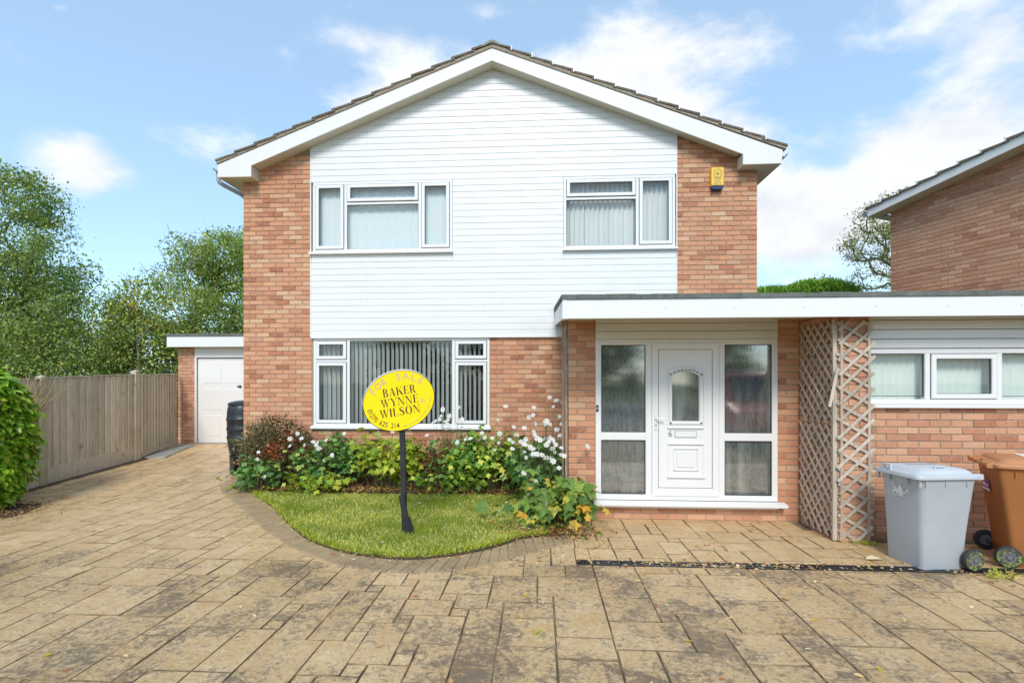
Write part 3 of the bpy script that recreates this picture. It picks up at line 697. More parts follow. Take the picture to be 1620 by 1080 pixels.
P('box_end', 'soffit', house, (-4.665, -4.647, -.212, .0, 5.02, 5.20)); P('box_end', 'soffit', house, (3.086, 3.104, -.212, .0, 5.02, 5.20))
P('eaves_soffit', 'soffit', house, (-5.19, XL-.001, -.211, DEEP, 5.022, 5.034), (XL, -4.666, -.211, -.002, 5.022, 5.034))
P('eaves_soffit', 'soffit', house, (XR+.001, 3.64, -.211, DEEP, 5.022, 5.034), (3.105, XR, -.211, -.002, 5.022, 5.034))
P('eaves_fascia', 'bargeboard', house, (-5.206, -5.191, -.211, DEEP, 5.018, 5.20)); P('eaves_fascia', 'bargeboard', house, (3.641, 3.656, -.211, DEEP, 5.018, 5.20))
# tiles: 14 courses on each slope
SL = math.atan(.389); cs, ss = math.cos(SL), math.sin(SL)
NROW = 14; xE = {-1: -5.235, 1: 3.735}; zE = 5.262
def tile(m, sgn, d, y0, y1, g=.345, th=.03, lift=.034, dz=0.0):
    """tile whose lower edge is d metres up the slope from the eaves"""
    L = g+.06; k = -sgn
    def pt(s, off, y): return (xE[sgn]+k*(s*cs)-k*ss*off*0-k*0, y, zE+s*ss+off+dz)
    a0, a1 = lift, .004
    b = [pt(d, a0-th, y0), pt(d+L, a1-th, y0), pt(d+L, a1-th, y1), pt(d, a0-th, y1)]; t = [pt(d, a0, y0), pt(d+L, a1, y0), pt(d+L, a1, y1), pt(d, a0, y1)]
    if sgn > 0: b = [b[1], b[0], b[3], b[2]]; t = [t[1], t[0], t[3], t[2]]
    m.hexa(b, t, rng.random())
for sgn in (-1, 1):
    run = (abs(AP[0]-xE[sgn]))/cs; g = run/NROW
    rest = MB()
    for i in range(NROW):
        d = i*g
        m = MB(); tile(m, sgn, d, -.262+rng.uniform(-.006, .006), .03, g, .034, .038+rng.uniform(0, .006), rng.uniform(-.003, .003))
        o = m.build('roof_tile', 'roof_tile', house, bevel=.004)
        # verge clip: a pale nib at the tail of each tile
        k = -sgn; px_ = xE[sgn]+k*(d+.012)*cs; pz = zE+d*ss
        if sgn > 0 and i > 0:
            c = MB(); c.box(px_-.008, px_+.008, -.272, -.262, pz-.015, pz+.055); c.build('verge_clip', 'fascia', o)
        for j in range(24):
            y0 = .033+j*.33; tile(rest, sgn, d, y0, y0+.324, g, .03, .034+rng.uniform(-.003, .005))
    rest.build('roof_tiles', 'roof_tile', house, kind='stuff')
    m = MB(); k = -sgn
    x0, z0, x1, z1 = xE[sgn]+k*.02, zE-.015, AP[0], AP[1]+.015
    pts = [(x0, z0-.022), (x1, z1-.022), (x1, z1+.03), (x0, z0+.02)]
    m.prism(pts if sgn < 0 else pts[::-1], -.25, -.05); m.build('verge_bedding', 'verge_mortar', house)
    m = MB(); pts = [(x0+k*.01, z0-.06+.03), (x1, z1-.06+.03), (x1, z1+.01), (x0+k*.01, z0+.01)]
    m.prism(pts if sgn < 0 else pts[::-1], -.049, DEEP+.1); m.build('roof_deck', 'verge_mortar', house)
m = MB(); m.prism([(XL+.2, 5.2), (XR-.2, 5.2), (AP[0], 6.85)], DEEP-.19, DEEP-.01); m.build('rear_gable', 'brick_orange', house)
for j in range(17):
    m = MB(); y0 = -.27+j*.46; z = AP[1]+.095; wv = .155; lf = rng.uniform(-.004, .006)
    pts = [(-.752-wv, z-.075), (-.752-.05, z-.012+lf), (-.752, z+.006+lf), (-.752+.05, z-.012+lf), (-.752+wv, z-.075), (-.752+wv-.02, z-.092), (-.752, z-.03), (-.752-wv+.02, z-.092)]
    m.prism(pts[::-1], y0, y0+.452); m.build('ridge_tile', 'ridge_mossy' if j == 0 else 'roof_tile', house)
# gutters and the downpipe on the left
for sgn, gx in ((-1, -5.262), (1, 3.712)):
    m = MB(); n = 8; V = []
    for y in (-.20, DEEP):
        for i in range(n+1):
            a = math.pi+math.pi*i/n; V.append((gx+.055*math.cos(a), y, 5.185+.055*math.sin(a)))
        for i in range(n+1):
            a = math.pi+math.pi*i/n; V.append((gx+.049*math.cos(a), y, 5.187+.049*math.sin(a)))
    k = 2*(n+1); F = []
    for i in range(n): F += [(i, i+1, i+1+k, i+k), (n+1+i+1, n+1+i, n+1+i+k, n+1+i+1+k), (i, i+n+1, i+n+2, i+1)]
    m.add(V, F); m.build('gutter', 'grey_plastic_pipe', house)
m = MB(); m.tube([(-5.262, -.13, 5.15), (-5.262, -.13, 5.03), (-5.25, -.12, 4.98), (-5.2, -.07, 4.945), (-5.02, .11, 4.86), (-4.962, .16, 4.80), (-4.952, .17, 4.70), (-4.952, .17, .12)], .034, 10); m.build('downpipe', 'grey_plastic_pipe', house, smooth=True)

# alarm box
al = thing('alarm_box', 'yellow burglar alarm box with a crown emblem and dark blue base on the brick pier', 'alarm box', (2.755, -.001, 4.70))
m = MB(); m.prism([(2.662, 4.765), (2.852, 4.765), (2.852, 5.048), (2.662, 5.048)], -.085, -.001); m.build('cover', 'alarm_yellow', al, bevel=.008)
m = MB(); m.prism([(2.664, 4.762), (2.85, 4.762), (2.835, 4.705), (2.679, 4.705)][::-1], -.082, -.001); m.build('lamp_base', 'alarm_blue', al, bevel=.006)
m = MB(); f3 = lambda x, y, e=0: (2.757+x, -.0866-e, 4.93+y)
arc_text(m, 'CROWN', .034, 0, -.03, .062, .105, R(135), R(45), f3, .0006)
for sx in (-1, 1):
    m2 = curve([(0, -.045, .008), (sx*.03, -.04, .010), (sx*.052, -.022, .009), (sx*.055, .006, .009), (sx*.036, .022, .009), (sx*.012, .014, .009)]); m2 += curve([(sx*.03, -.04, .018), (sx*.045, -.052, .010)])
    for k, p in enumerate(m2): m.add([f3(a, b, .0001*(k+1)) for a, b in p], [tuple(range(len(p)))])
for k, p in enumerate(curve([(0, -.05, .008), (0, .03, .008)])+curve([(-.012, .036, .012), (.012, .036, .012)])+curve([(0, .026, .010), (0, .048, .010)])+curve([(-.05, -.066, .006), (.05, -.066, .006)])+ring(0, .012, .012, .012, .004, .004, 0, 4*H)): m.add([f3(a, b, .001+.0001*k) for a, b in p], [tuple(range(len(p)))])
put_text(m, '01270', .036, lambda x, y: f3(x-.048, y-.112), .0004); put_text(m, '812345'[:0]+'625214', .036, lambda x, y: f3(x-.058, y-.148), .0004)
m.build('print', 'letter_grey', al)
# ================================================================== FLAT ROOFED FRONT EXTENSION (porch and side wing)
ext = thing('front_extension', 'single storey flat roofed brick extension with white glazed entrance porch', 'porch', (2.5, -2.0, 0))
PY, WY, QY = -1.69, -2.35, -2.45
w = Wall()
w.add(lay(0, .335, 0, 2.62), (.358, PY, 0), 0, 'brick_orange')                       # left pier
w.add(lay(0, .262, 0, 2.62, phase=1), (2.912, PY, 0), 0, 'brick_orange')              # right pier
w.add(lay(0, 2.20, 0, .153, phase=0), (.70, PY-.0, 0), 0, 'brick_pink')               # plinth under the frame
w.add(lay(0, .325, 0, 2.40), (3.185, QY, 0), 0, 'brick_pink')                        # corner pillar, front
w.add(lay(0, .755, 0, 2.50, phase=1), (3.180, -1.692, 0), R(-90), 'brick_orange')      # return wall, facing left
w.add(lay(0, 2.6, 0, 1.42), (3.53, WY, 0), 0, 'brick_pink')                          # wing wall
w.build(ext, 298)
m = MB()
m.box(.366, .690, PY+.009, PY+.3, -.2, 2.60); m.box(2.92, 3.20, PY+.009, PY+.3, -.2, 2.60); m.box(.691, 2.919, PY+.009, PY+.25, -.2, .155)
m.box(3.189, 3.51, QY+.009, PY-.003, -.2, 2.40); m.box(3.511, 6.4, WY+.009, WY+.3, -.2, 1.425)
m.build('mortar', 'mortar_light', ext)
P('side_wall', 'mortar', ext, (.361, .69, PY+.302, -.002, -.2, 2.6), label='left return wall in rendered brown')
# the rough painted edge down the left of the porch pier
m = MB(); m.box(.318, .348, PY+.06, PY+.10, .35, 2.5); m.box(.285, .312, PY+.22, PY+.30, .35, 2.5); m.build('cover_strip', 'cover_brown', ext)
# canopy
m = MB(); m.box(.237, 6.4, -2.715, -2.70, 2.378, 2.578); m.build('fascia', 'fascia', ext, bevel=.003, label='long white front fascia')
m = MB(); m.add([(.237, -2.6995, 2.378), (.237, -.034, 2.611), (.237, -.034, 2.818), (.237, -2.6995, 2.578), (.252, -2.6995, 2.378), (.252, -.034, 2.611), (.252, -.034, 2.818), (.252, -2.6995, 2.578)],
    [(0,3,2,1),(4,5,6,7),(0,1,5,4),(1,2,6,5),(2,3,7,6),(3,0,4,7)]); m.build('fascia', 'fascia', ext, label='short fascia at the left end')
P('corner_joint', 'upvc', ext, (.235, .285, -2.719, -2.7155, 2.376, 2.579))
m = MB(); m.add([(.253, -2.699, 2.395), (6.4, -2.699, 2.395), (6.4, -.034, 2.628), (.253, -.034, 2.628), (.253, -2.699, 2.410), (6.4, -2.699, 2.410), (6.4, -.034, 2.643), (.253, -.034, 2.643)],
    [(0,3,2,1),(4,5,6,7),(0,1,5,4),(1,2,6,5),(2,3,7,6),(3,0,4,7)]); m.build('canopy_soffit', 'soffit', ext)
m = MB(); N = 40
for i in range(N):                                                                    # felt with a slightly ragged drip
    x0 = .222+i*(6.2/N); x1 = x0+6.2/N; r0 = rng.uniform(-.004, .004)
    m.box(x0, x1, -2.728+rng.uniform(-.002, .002), -2.66, 2.5795, 2.628+r0, .3)
m.build('felt_edge', 'roof_felt', ext)
m = MB(); m.add([(.222, -2.659, 2.58), (6.42, -2.659, 2.58), (6.42, -.034, 2.820), (.222, -.034, 2.820), (.222, -2.659, 2.632), (6.42, -2.659, 2.632), (6.42, -.034, 2.90), (.222, -.034, 2.90)],
    [(0,3,2,1),(4,5,6,7),(0,1,5,4),(1,2,6,5),(2,3,7,6),(3,0,4,7)]); m.build('felt_roof', 'roof_felt', ext)
m = MB(); m.box(XR+.01, 6.42, -.03, 5.5, 2.6, 2.88); m.build('rear_roof', 'roof_felt', ext)
P('wing_side', 'brick_pink', ext, (6.2, 6.4, WY+.31, 5.4, -.2, 2.6))
for k in range(9):
    m = MB(); m.lathe([(0, -.003), (.004, -.003), (.004, 0)], (.6+k*.7, -2.7165, 2.48), 8, 'y'); m.build('fixing', 'letter_grey', ext)
# cladding above the porch and above the wing windows
for i in range(3): 
    m = MB(); m.cbox(.694, 2.905, PY-.028, PY+.02, 2.246+i*.1, 2.246+i*.1+.095, .006); m.build('weatherboard', 'cladding', ext)
for i in range(4):
    m = MB(); m.cbox(3.515, 6.3, WY-.028, WY+.02, 2.078+i*.102, 2.078+i*.102+.0965, .006); m.build('weatherboard', 'cladding', ext)
# porch frame
fx0, fx1, fz0, fz1, fy = .693, 2.908, .245, 2.243, PY-.02
m = MB(); framebars(m, fx0, fx1, fz0, fz1, .07, fy, fy+.07)
m.cbox(1.31, 1.385, fy+.001, fy+.07, fz0+.068, fz1-.068, .006); m.cbox(2.20, 2.272, fy+.001, fy+.07, fz0+.068, fz1-.068, .006)
m.cbox(.76, 1.312, fy+.002, fy+.07, .988, 1.085, .006); m.cbox(2.27, 2.84, fy+.002, fy+.07, .985, 1.082, .006)
pf = m.build('porch_frame', 'upvc', ext)
for (a, b, c, d) in ((.765, 1.308, .318, .986), (.765, 1.308, 1.088, 2.172), (2.275, 2.836, .318, .983), (2.275, 2.836, 1.085, 2.172)):
    g = MB(); framebars(g, a-.004, b+.004, c-.003, d+.003, .010, fy+.012, fy+.03, .001); g.build('gasket', 'gasket', pf)
    g = MB(); g.box(a, b, fy+.026, fy+.032, c, d); g.build('pane', 'obscure_glass', pf)
sl = MB(); sl.add([(.66, PY-.12, .225), (2.985, PY-.12, .225), (2.985, PY-.02, .243), (.66, PY-.02, .243), (.66, PY-.12, .19), (2.985, PY-.12, .19), (2.985, PY-.02, .19), (.66, PY-.02, .19)],
    [(0,1,2,3),(7,6,5,4),(0,4,5,1),(1,5,6,2),(2,6,7,3),(3,7,4,0)]); sl.build('porch_sill', 'upvc', ext, bevel=.004)
P('sub_sill', 'upvc', ext, (.70, 2.90, PY-.055, PY+.0, .157, .189))
# door: frame, leaf with moulded panels, arched light
dy = fy-.012
m = MB(); framebars(m, 1.386, 2.199, .30, 2.195, .078, dy, dy+.07); m.cbox(1.464, 2.121, dy+.001, dy+.07, .30, .400, .006); m.build('door_frame', 'upvc', ext)
dx0, dx1, dz0, dz1 = 1.470, 2.115, .406, 2.112
m = MB(); ly = dy+.010
# leaf with a hole for the arched light
gx0, gx1, gz0, gz1 = 1.632, 1.960, 1.228, 1.785; arc = [(gx0+(gx1-gx0)*i/10, gz1+.055*math.sin(math.pi*i/10)**.8) for i in range(11)]
m.box(dx0, gx0, ly, ly+.04, dz0, dz1); m.box(gx1, dx1, ly, ly+.04, dz0, dz1); m.box(gx0, gx1, ly, ly+.04, dz0, gz0)
for i in range(10): m.prism([arc[i], arc[i+1], (arc[i+1][0], dz1), (arc[i][0], dz1)], ly, ly+.04)
door = m.build('front_door', 'upvc', ext, label='white panelled front door with an arched light')
g = MB(); framebars(g, 1.461, 2.124, .397, 2.121, .0095, ly-.001, ly+.02, .001); g.build('gasket', 'gasket', door)
g = MB(); g.box(gx0-.01, gx1+.01, ly+.022, ly+.027, gz0-.01, gz1+.07); g.build('pane', 'obscure_glass', door)
def mould(pts, wd, pr, closed=True):
    k = MB(); n = len(pts)
    for i in range(n if closed else n-1):
        a, b = pts[i], pts[(i+1) % n]; d = Vector((b[0]-a[0], 0, b[1]-a[1])); d.normalize()
        k.bar((a[0]-d.x*wd*.45, ly-pr*.5+.0005, a[1]-d.z*wd*.45), (b[0]+d.x*wd*.45, ly-pr*.5+.0005, b[1]+d.z*wd*.45), pr, wd, up=(d.z, 0, -d.x))
    return k.build('moulding', 'upvc', door, bevel=.004)
hood = [(gx0-.022, gz0-.022)]+[(gx0-.022+(gx1-gx0+.044)*i/8, gz1+.02+.058*math.sin(math.pi*i/8)**.8) for i in range(9)]+[(gx1+.022, gz0-.022)]
mould(hood, .030, .020); hood2 = [(x+(-.035 if x < 1.796 else .035)*min(1, abs(x-1.796)/.1), z+(.04 if z > 1.5 else -.02)) for x, z in hood]; mould(hood2[:], .012, .010)
P('moulding', 'upvc', door, (1.575, 2.015, ly-.022, ly-.001, 1.140, 1.160)); 
mould([(1.585, .955), (2.01, .955), (2.01, .545), (1.585, .545)], .014, .010); P('moulding', 'upvc', door, (1.58, 2.02, ly-.02, ly-.001, .942, .958)); P('moulding', 'upvc', door, (1.57, 2.03, ly-.022, ly-.001, .53, .546))
mould([(1.655, .89), (1.94, .89), (1.94, .625), (1.655, .625)], .018, .014); P('raised_panel', 'upvc', door, (1.69, 1.905, ly-.010, ly-.001, .66, .855))
lp = MB(); lp.cbox(1.668, 1.925, ly-.012, ly-.001, 1.030, 1.103, .004); lp = lp.build('letter_plate', 'chrome_white', door)
g = MB(); framebars(g, 1.663, 1.930, 1.025, 1.108, .005, ly-.004, ly, .0005); g.build('gasket', 'letter_grey', door)
m = MB(); put_text(m, '6', .115, lambda x, y: (1.583+x*.9, ly-.003, 1.035+y), .0); m.build('house_number', 'letter_grey', door)
m = MB(); m.cbox(1.415, 1.447, dy-.012, dy-.0005, 1.12, 1.32, .004); hd = m.build('door_handle', 'chrome_white', door)
m = MB(); m.tube([(1.431, dy-.012, 1.262), (1.431, dy-.045, 1.262), (1.445, dy-.052, 1.262), (1.53, dy-.050, 1.258)], .009, 8); m.build('door_handle', 'chrome_white', door, smooth=True)
m = MB(); m.box(1.426, 1.436, dy-.0135, dy-.012, 1.165, 1.195); m.build('keyhole', 'gasket', door)
bell = thing('doorbell', 'small black doorbell push on the white frame beside the porch', 'doorbell', (.713, fy-.001, 1.385))
m = MB(); m.cbox(.700, .727, fy-.018, fy-.0005, 1.345, 1.425, .004); m.build('bell_body', 'black_plastic', bell); m = MB(); m.lathe([(0, -.004), (.007, -.003), (.008, 0)], (.7135, fy-.018, 1.385), 10, 'y'); m.build('button', 'chrome_white', bell)
P('porch_floor', 'room_floor', ext, (.70, 2.90, PY+.26, -.01, .1, .16)); P('hall_wall', 'blind_green', ext, (.70, 2.9, -.2, -.1, .161, 2.3))
# wing windows
WW = (3.515, 6.30, 1.475, 2.070)
m = MB(); framebars(m, WW[0], WW[1], WW[2], WW[3], .052, WY-.02, WY+.05)
for xx in (4.165, 4.90, 5.62): m.cbox(xx-.028, xx+.028, WY-.019, WY+.05, WW[2]+.05, WW[3]-.05, .006)
ww = m.build('window', 'upvc', ext, label='row of three low windows with closed green tinted vertical blinds')
glazing(ww, 3.567, 4.137, 1.527+.03, 2.018, WY-.01, False); glazing(ww, 4.193, 4.872, 1.527, 2.018, WY-.01, True); glazing(ww, 4.928, 5.592, 1.527+.03, 2.018, WY-.01, False)
P('sill', 'upvc', ww, (WW[0]-.01, WW[1], WY-.055, WY+.02, 1.436, 1.474))
blinds(ww, 3.55, 5.7, 1.47, 2.04, WY+.11, .079, .089, R(-14), 'blind_green', .05)
P('rear_wall', 'room_wall', ext, (3.52, 6.19, -.2, -.1, -.1, 2.4)); P('inner_wall', 'room_wall', ext, (3.40, 3.5, -1.68, -.21, -.1, 2.4))

# ================================================================== TRELLIS
tr = thing('trellis', 'weathered diamond trellis panel fixed to the front face of the corner pillar', 'trellis', (3.36, -2.47, 0))
def lattice(root, fn, S0, S1, z0, z1, slope_a, slope_b, pa, pb, wd=.030, ragged=.03):
    """two layers of diagonal laths clipped to the panel"""
    for lay_, sl_, pit in ((0, slope_a, pa), (1, slope_b, pb)):
        c0 = z0-abs(sl_)*(S1-S0)-pit; c = c0
        while c < z1+abs(sl_)*(S1-S0):
            c += pit*(1+rng.uniform(-.10, .10))
            # line z = c + slope*(s-S0)
            sa, sb = S0-rng.uniform(0, ragged), S1+rng.uniform(0, ragged)
            za, zb_ = c+sl_*(sa-S0), c+sl_*(sb-S0)
            if sl_ > 0:
                if zb_ < z0+.05 or za > z1-.03: continue
                if za < z0: sa = S0+(z0-c)/sl_; za = z0
                if zb_ > z1: sb = S0+(z1-c)/sl_; zb_ = z1
            else:
                if za < z0+.05 or zb_ > z1-.03: continue
                if za > z1: sa = S0+(z1-c)/sl_; za = z1
                if zb_ < z0: sb = S0+(z0-c)/sl_; zb_ = z0
            if math.hypot(sb-sa, zb_-za) < .08: continue
            off = .006 if lay_ == 0 else .018
            b = MB(); b.bar(fn(sa, -.024+off+rng.uniform(-.002, .002), za), fn(sb, -.024+off, zb_), .010, wd, up=fn(0, 0, 1, True)); b.build('lath', 'trellis_wood', root)
F1 = lambda s, o, z, vec=False: (Vector((0, 0, 1)) if vec else Vector((3.19+s, QY-.012+o, z)))
def latt(root, fn, *a, **k):
    # laths lie flat: wide side in the panel
    lattice(root, fn, *a, **k)
_bar = MB.bar
def flatbar(s, a, b, w_, h, up=(0,0,1), r=0.0):
    a = Vector(a); b = Vector(b); d = (b-a).normalized(); n = s.nrm; u = d.cross(n).normalized()
    qd = [n*w_/2*i+u*h/2*j for i, j in ((-1,-1),(1,-1),(1,1),(-1,1))]
    return s.add([a+p for p in qd]+[b+p for p in qd], [(0,3,2,1),(4,5,6,7),(0,1,5,4),(1,2,6,5),(2,3,7,6),(3,0,4,7)], rng.random())
MB.bar = flatbar
MB.nrm = Vector((0, -1, 0))
latt(tr, F1, 0, .335, .02, 2.36, .95, -.58, .160, .170)
MB.bar = _bar
P('upright', 'trellis_wood', tr, (3.196, 3.222, QY-.028, QY-.002, .02, 2.37)); P('upright', 'trellis_wood', tr, (3.480, 3.506, QY-.028, QY-.002, .02, 2.37))
MB.bar = flatbar
m = MB(); m.bar((3.075, -2.49, 1.45), (3.155, -2.50, 1.86), .010, .03); m.build('lath', 'trellis_wood', tr, label='loose broken lath hanging off the corner')
m = MB(); m.bar((3.075+.06, -2.49, 1.45), (3.185, -2.50, 1.86), .010, .03)
tr2 = thing('trellis', 'weathered diamond trellis panel along the left side of the corner wall beside the porch', 'trellis', (3.15, -2.07, 0))
F2 = lambda s, o, z, vec=False: (Vector((0, 0, 1)) if vec else Vector((3.168+o, -2.42+s, z)))
MB.nrm = Vector((-1, 0, 0))
latt(tr2, F2, 0, .66, 1.26, 2.38, 1.05, -1.05, .145, .145, wd=.026)
latt(tr2, F2, 0, .66, .03, 1.24, 1.05, -1.05, .145, .145, wd=.026)
MB.bar = _bar
P('upright', 'trellis_wood', tr2, (3.135, 3.176, -2.452, -2.425, .02, 2.38))

# ================================================================== GARAGE (left, set back)
GY = 3.17; gzr = gz(GY)
gar = thing('garage', 'detached brick garage set back on the left with a white panelled up and over door', 'garage', (-7.0, GY, gzr))
w = Wall(); w.add(lay(0, .405, 0, 2.25), (-8.47, GY, gzr), 0, 'brick_pink'); w.build(gar, 298)
P('mortar', 'mortar', gar, (-8.463, -8.06, GY+.009, GY+.2, 0, 2.5))
P('side_wall', 'brick_pink', gar, (-8.47, -8.27, GY+.201, GY+5, 0, 2.5)); P('side_wall', 'brick_pink', gar, (-5.3, -5.1, GY, GY+5, 0, 2.5))
P('fascia', 'fascia', gar, (-8.56, -4.95, GY-.24, GY-.22, 2.51, 2.75)); P('fascia', 'fascia', gar, (-8.56, -8.545, GY-.219, GY+5, 2.51, 2.75), label='side fascia')
P('soffit', 'soffit', gar, (-8.544, -4.95, GY-.219, GY+.0, 2.52, 2.53)); P('felt_roof', 'roof_felt', gar, (-8.58, -4.93, GY-.26, GY+5.1, 2.751, 2.81))
P('header', 'cladding', gar, (-8.058, -5.31, GY-.01, GY+.05, 2.275, 2.519)); P('door_frame', 'upvc', gar, (-8.06, -8.02, GY-.012, GY+.08, gzr, 2.274)); P('door_frame', 'gasket', gar, (-8.0195, -8.009, GY+.03, GY+.08, gzr, 2.274))
m = MB(); m.box(-8.008, -5.88, GY+.035, GY+.07, gzr+.02, 2.255); gd = m.build('garage_door', 'garage_door_paint', gar)
for i in range(4):
    for j in range(3):
        x0 = -7.86+i*.50; z0 = gzr+.16+j*.62
        s = MB(); s.cbox(x0, x0+.42, GY+.028, GY+.0349, z0, z0+.50, .006); s.build('door_panel', 'garage_door_paint', gd)
m = MB(); m.lathe([(0, -.02), (.03, -.018), (.03, 0)], (-6.98, GY+.034, 1.60), 12, 'y'); m.build('door_handle', 'black_plastic', gd); P('door_handle', 'black_plastic', gd, (-7.05, -6.98, GY+.005, GY+.015, 1.59, 1.615))
P('threshold', 'concrete_slab', gar, (-8.06, -5.31, GY-.05, GY+.2, gzr-.04, gzr+.022))
for xx in (-7.35, -6.1): P('roof_joint', 'roof_felt', gar, (xx, xx+.04, GY-.266, GY+.5, 2.76, 2.818))

# ================================================================== NEIGHBOURING HOUSE (right)
def c2w(xc, zc): return Vector((xc*math.cos(THETA)-zc*math.sin(THETA), CAMY+xc*math.sin(THETA)+zc*math.cos(THETA), 0))
A = c2w(7.68, 10.0); B = c2w(8.314, 8.01); D = (B-A).normalized(); ANG = math.atan2(D.y, D.x); L0 = (B-A).length; NRM = Vector((D.y, -D.x, 0)); NRM = NRM if NRM.x < 0 else -NRM
WLEN = 4.6; TOP0 = 5.12; SLP = (5.43-5.12)/L0
nb = thing('brick_house', 'neighbouring brick house at the right, blank wall under a white verge above the flat roof', 'house', tuple(A), rotz=ANG)
# local frame: x along the wall towards the viewer, -y away from the wall or +y depending on the side
SGN = -1.0
# the outward normal in the local frame
ln = Matrix.Rotation(-ANG, 3, 'Z') @ NRM; OUT = 1 if ln.y > 0 else -1       # -1: outward is local -y
w = Wall(); w.add(lay(0, WLEN, 2.2, 7.2, top=lambda s: TOP0+SLP*s+.02), (0, 0, 0), 0, 'brick_pink')
camloc = Matrix.Rotation(-ANG, 3, 'Z') @ (Vector((0, CAMY, EYE))-A)
w.build(nb, 298, key=lambda it: (it[0]-camloc).length+(0 if it[0].x < L0+.1 and it[0].z > 2.7 else 6))
top = lambda s: TOP0+SLP*s
m = MB(); m.prism([(0.006, -.5), (WLEN, -.5), (WLEN, top(WLEN)+.05), (.006, top(0)+.05)], .009, .2); m.build('mortar', 'mortar_light', nb)
m = MB(); m.prism([(0.0, -.5), (WLEN, -.5), (WLEN, top(WLEN)-.05), (.0, top(0)-.05)], .201, 8); m.build('house_body', 'brick_pink', nb)
e = .30; s0 = -.24
m = MB(); m.prism([(s0, top(s0)+.01), (WLEN, top(WLEN)+.01), (WLEN, top(WLEN)+.19), (s0, top(s0)+.17)], -e-.02, -e); m.build('bargeboard', 'bargeboard', nb)
m = MB(); m.hexa([(s0, -e+.001, top(s0)+.012), (WLEN, -e+.001, top(WLEN)+.012), (WLEN, .0, top(WLEN)+.012), (s0, .0, top(s0)+.012)], [(s0, -e+.001, top(s0)+.03), (WLEN, -e+.001, top(WLEN)+.03), (WLEN, .0, top(WLEN)+.03), (s0, .0, top(s0)+.03)]); m.build('soffit', 'soffit', nb)
P('soffit', 'soffit', nb, (s0, -.002, .001, 7.5, top(s0)-.01, top(s0)+.011))
i = 0; s = s0-.05
while s < WLEN:
    m = MB(); g = .33; z0, z1 = top(s)+.205, top(s+g)+.19
    m.hexa([(s, -e-.05, z0-.035), (s+g+.04, -e-.05, z1-.035), (s+g+.04, -.02, z1-.035), (s, -.02, z0-.035)], [(s, -e-.05, z0+.014), (s+g+.04, -e-.05, z1-.012), (s+g+.04, -.02, z1-.012), (s, -.02, z0+.014)]); o = m.build('roof_tile', 'roof_tile', nb)
    m = MB(); m.box(s+.0, s+.02, -e-.064, -e-.05, z0-.03, z0+.035); m.build('verge_clip', 'fascia', o)
    s += g; i += 1
m = MB(); m.hexa([(s0-.05, -.019, top(s0)+.16), (WLEN, -.019, top(WLEN)+.16), (WLEN, 8, top(WLEN)+.16), (s0-.05, 8, top(s0)+.16)], [(s0-.05, -.019, top(s0)+.20), (WLEN, -.019, top(WLEN)+.20), (WLEN, 8, top(WLEN)+.20), (s0-.05, 8, top(s0)+.20)]); m.build('roof_slope', 'roof_tile', nb)
m = MB(); m.tube([(s0-.08, -e+.02, top(s0)+.10), (s0-.08, 8, top(s0)+.10)], .055, 8); m.build('gutter', 'grey_plastic_pipe', nb)

# ================================================================== FENCE
fe = thing('fence', 'weathered closeboard timber fence with square posts along the left of the drive', 'fence', (-8.0, 0, 0))
pts = [(-7.90, -2.65, 0.0), (-7.98, -.46, .046), (-7.98, 1.38, .160), (-8.43, 3.12, .266)]
def fence_panel(a, b, ta, tb, nb_, gh=.30):
    a = Vector(a); b = Vector(b); d = b-a; L = Vector((d.x, d.y)).length; ux, uy = d.x/L, d.y/L; nx, ny = uy, -ux   # towards the drive (+x)
    if nx < 0: nx, ny = -nx, -ny
    def pt(s, o, z): return (a.x+ux*s+nx*o, a.y+uy*s+ny*o, z)
    s0_, s1_ = .06, L-.06; wB = (s1_-s0_)/nb_
    def gnd(s): return a.z+(b.z-a.z)*s/L
    def topz(s): return ta+(tb-ta)*s/L
    for i in range(nb_):
        sA, sB = s0_+i*wB-.014, s0_+(i+1)*wB; j = rng.uniform(-.004, .004); tp = rng.uniform(-.006, .006)
        zb0, zb1 = gnd(sA)+gh-.005, gnd(sB)+gh-.005; zt0, zt1 = topz(sA)+tp, topz(sB)+tp
        m = MB(); bt = [pt(sA, .026+j, zb0), pt(sB, .003+j, zb1), pt(sB, -.006+j, zb1), pt(sA, .004+j, zb0)]; tt = [pt(sA, .026+j, zt0), pt(sB, .003+j, zt1), pt(sB, -.006+j, zt1), pt(sA, .004+j, zt0)]
        m.hexa(bt[::-1], tt[::-1], rng.random()); m.build('fence_board', 'fence_board', fe)
    m = MB(); m.hexa([pt(s0_, .03, gnd(s0_)-.05), pt(s0_, -.02, gnd(s0_)-.05), pt(s1_, -.02, gnd(s1_)-.05), pt(s1_, .03, gnd(s1_)-.05)][::-1], [pt(s0_, .03, gnd(s0_)+gh), pt(s0_, -.02, gnd(s0_)+gh), pt(s1_, -.02, gnd(s1_)+gh), pt(s1_, .03, gnd(s1_)+gh)][::-1], .5); m.build('gravel_board', 'fence_board', fe)
    m = MB(); m.hexa([pt(s0_, .03, topz(s0_)+.008), pt(s0_, -.04, topz(s0_)+.008), pt(s1_, -.04, topz(s1_)+.008), pt(s1_, .03, topz(s1_)+.008)][::-1], [pt(s0_, .03, topz(s0_)+.028), pt(s0_, -.04, topz(s0_)+.028), pt(s1_, -.04, topz(s1_)+.028), pt(s1_, .03, topz(s1_)+.028)][::-1], .3); m.build('capping_rail', 'fence_post', fe)
fence_panel(pts[0], pts[1], 1.73, 1.74, 16); fence_panel(pts[1], pts[2], 1.755, 1.84, 14, .27); fence_panel(pts[2], pts[3], 1.82, 1.88, 14, .10)
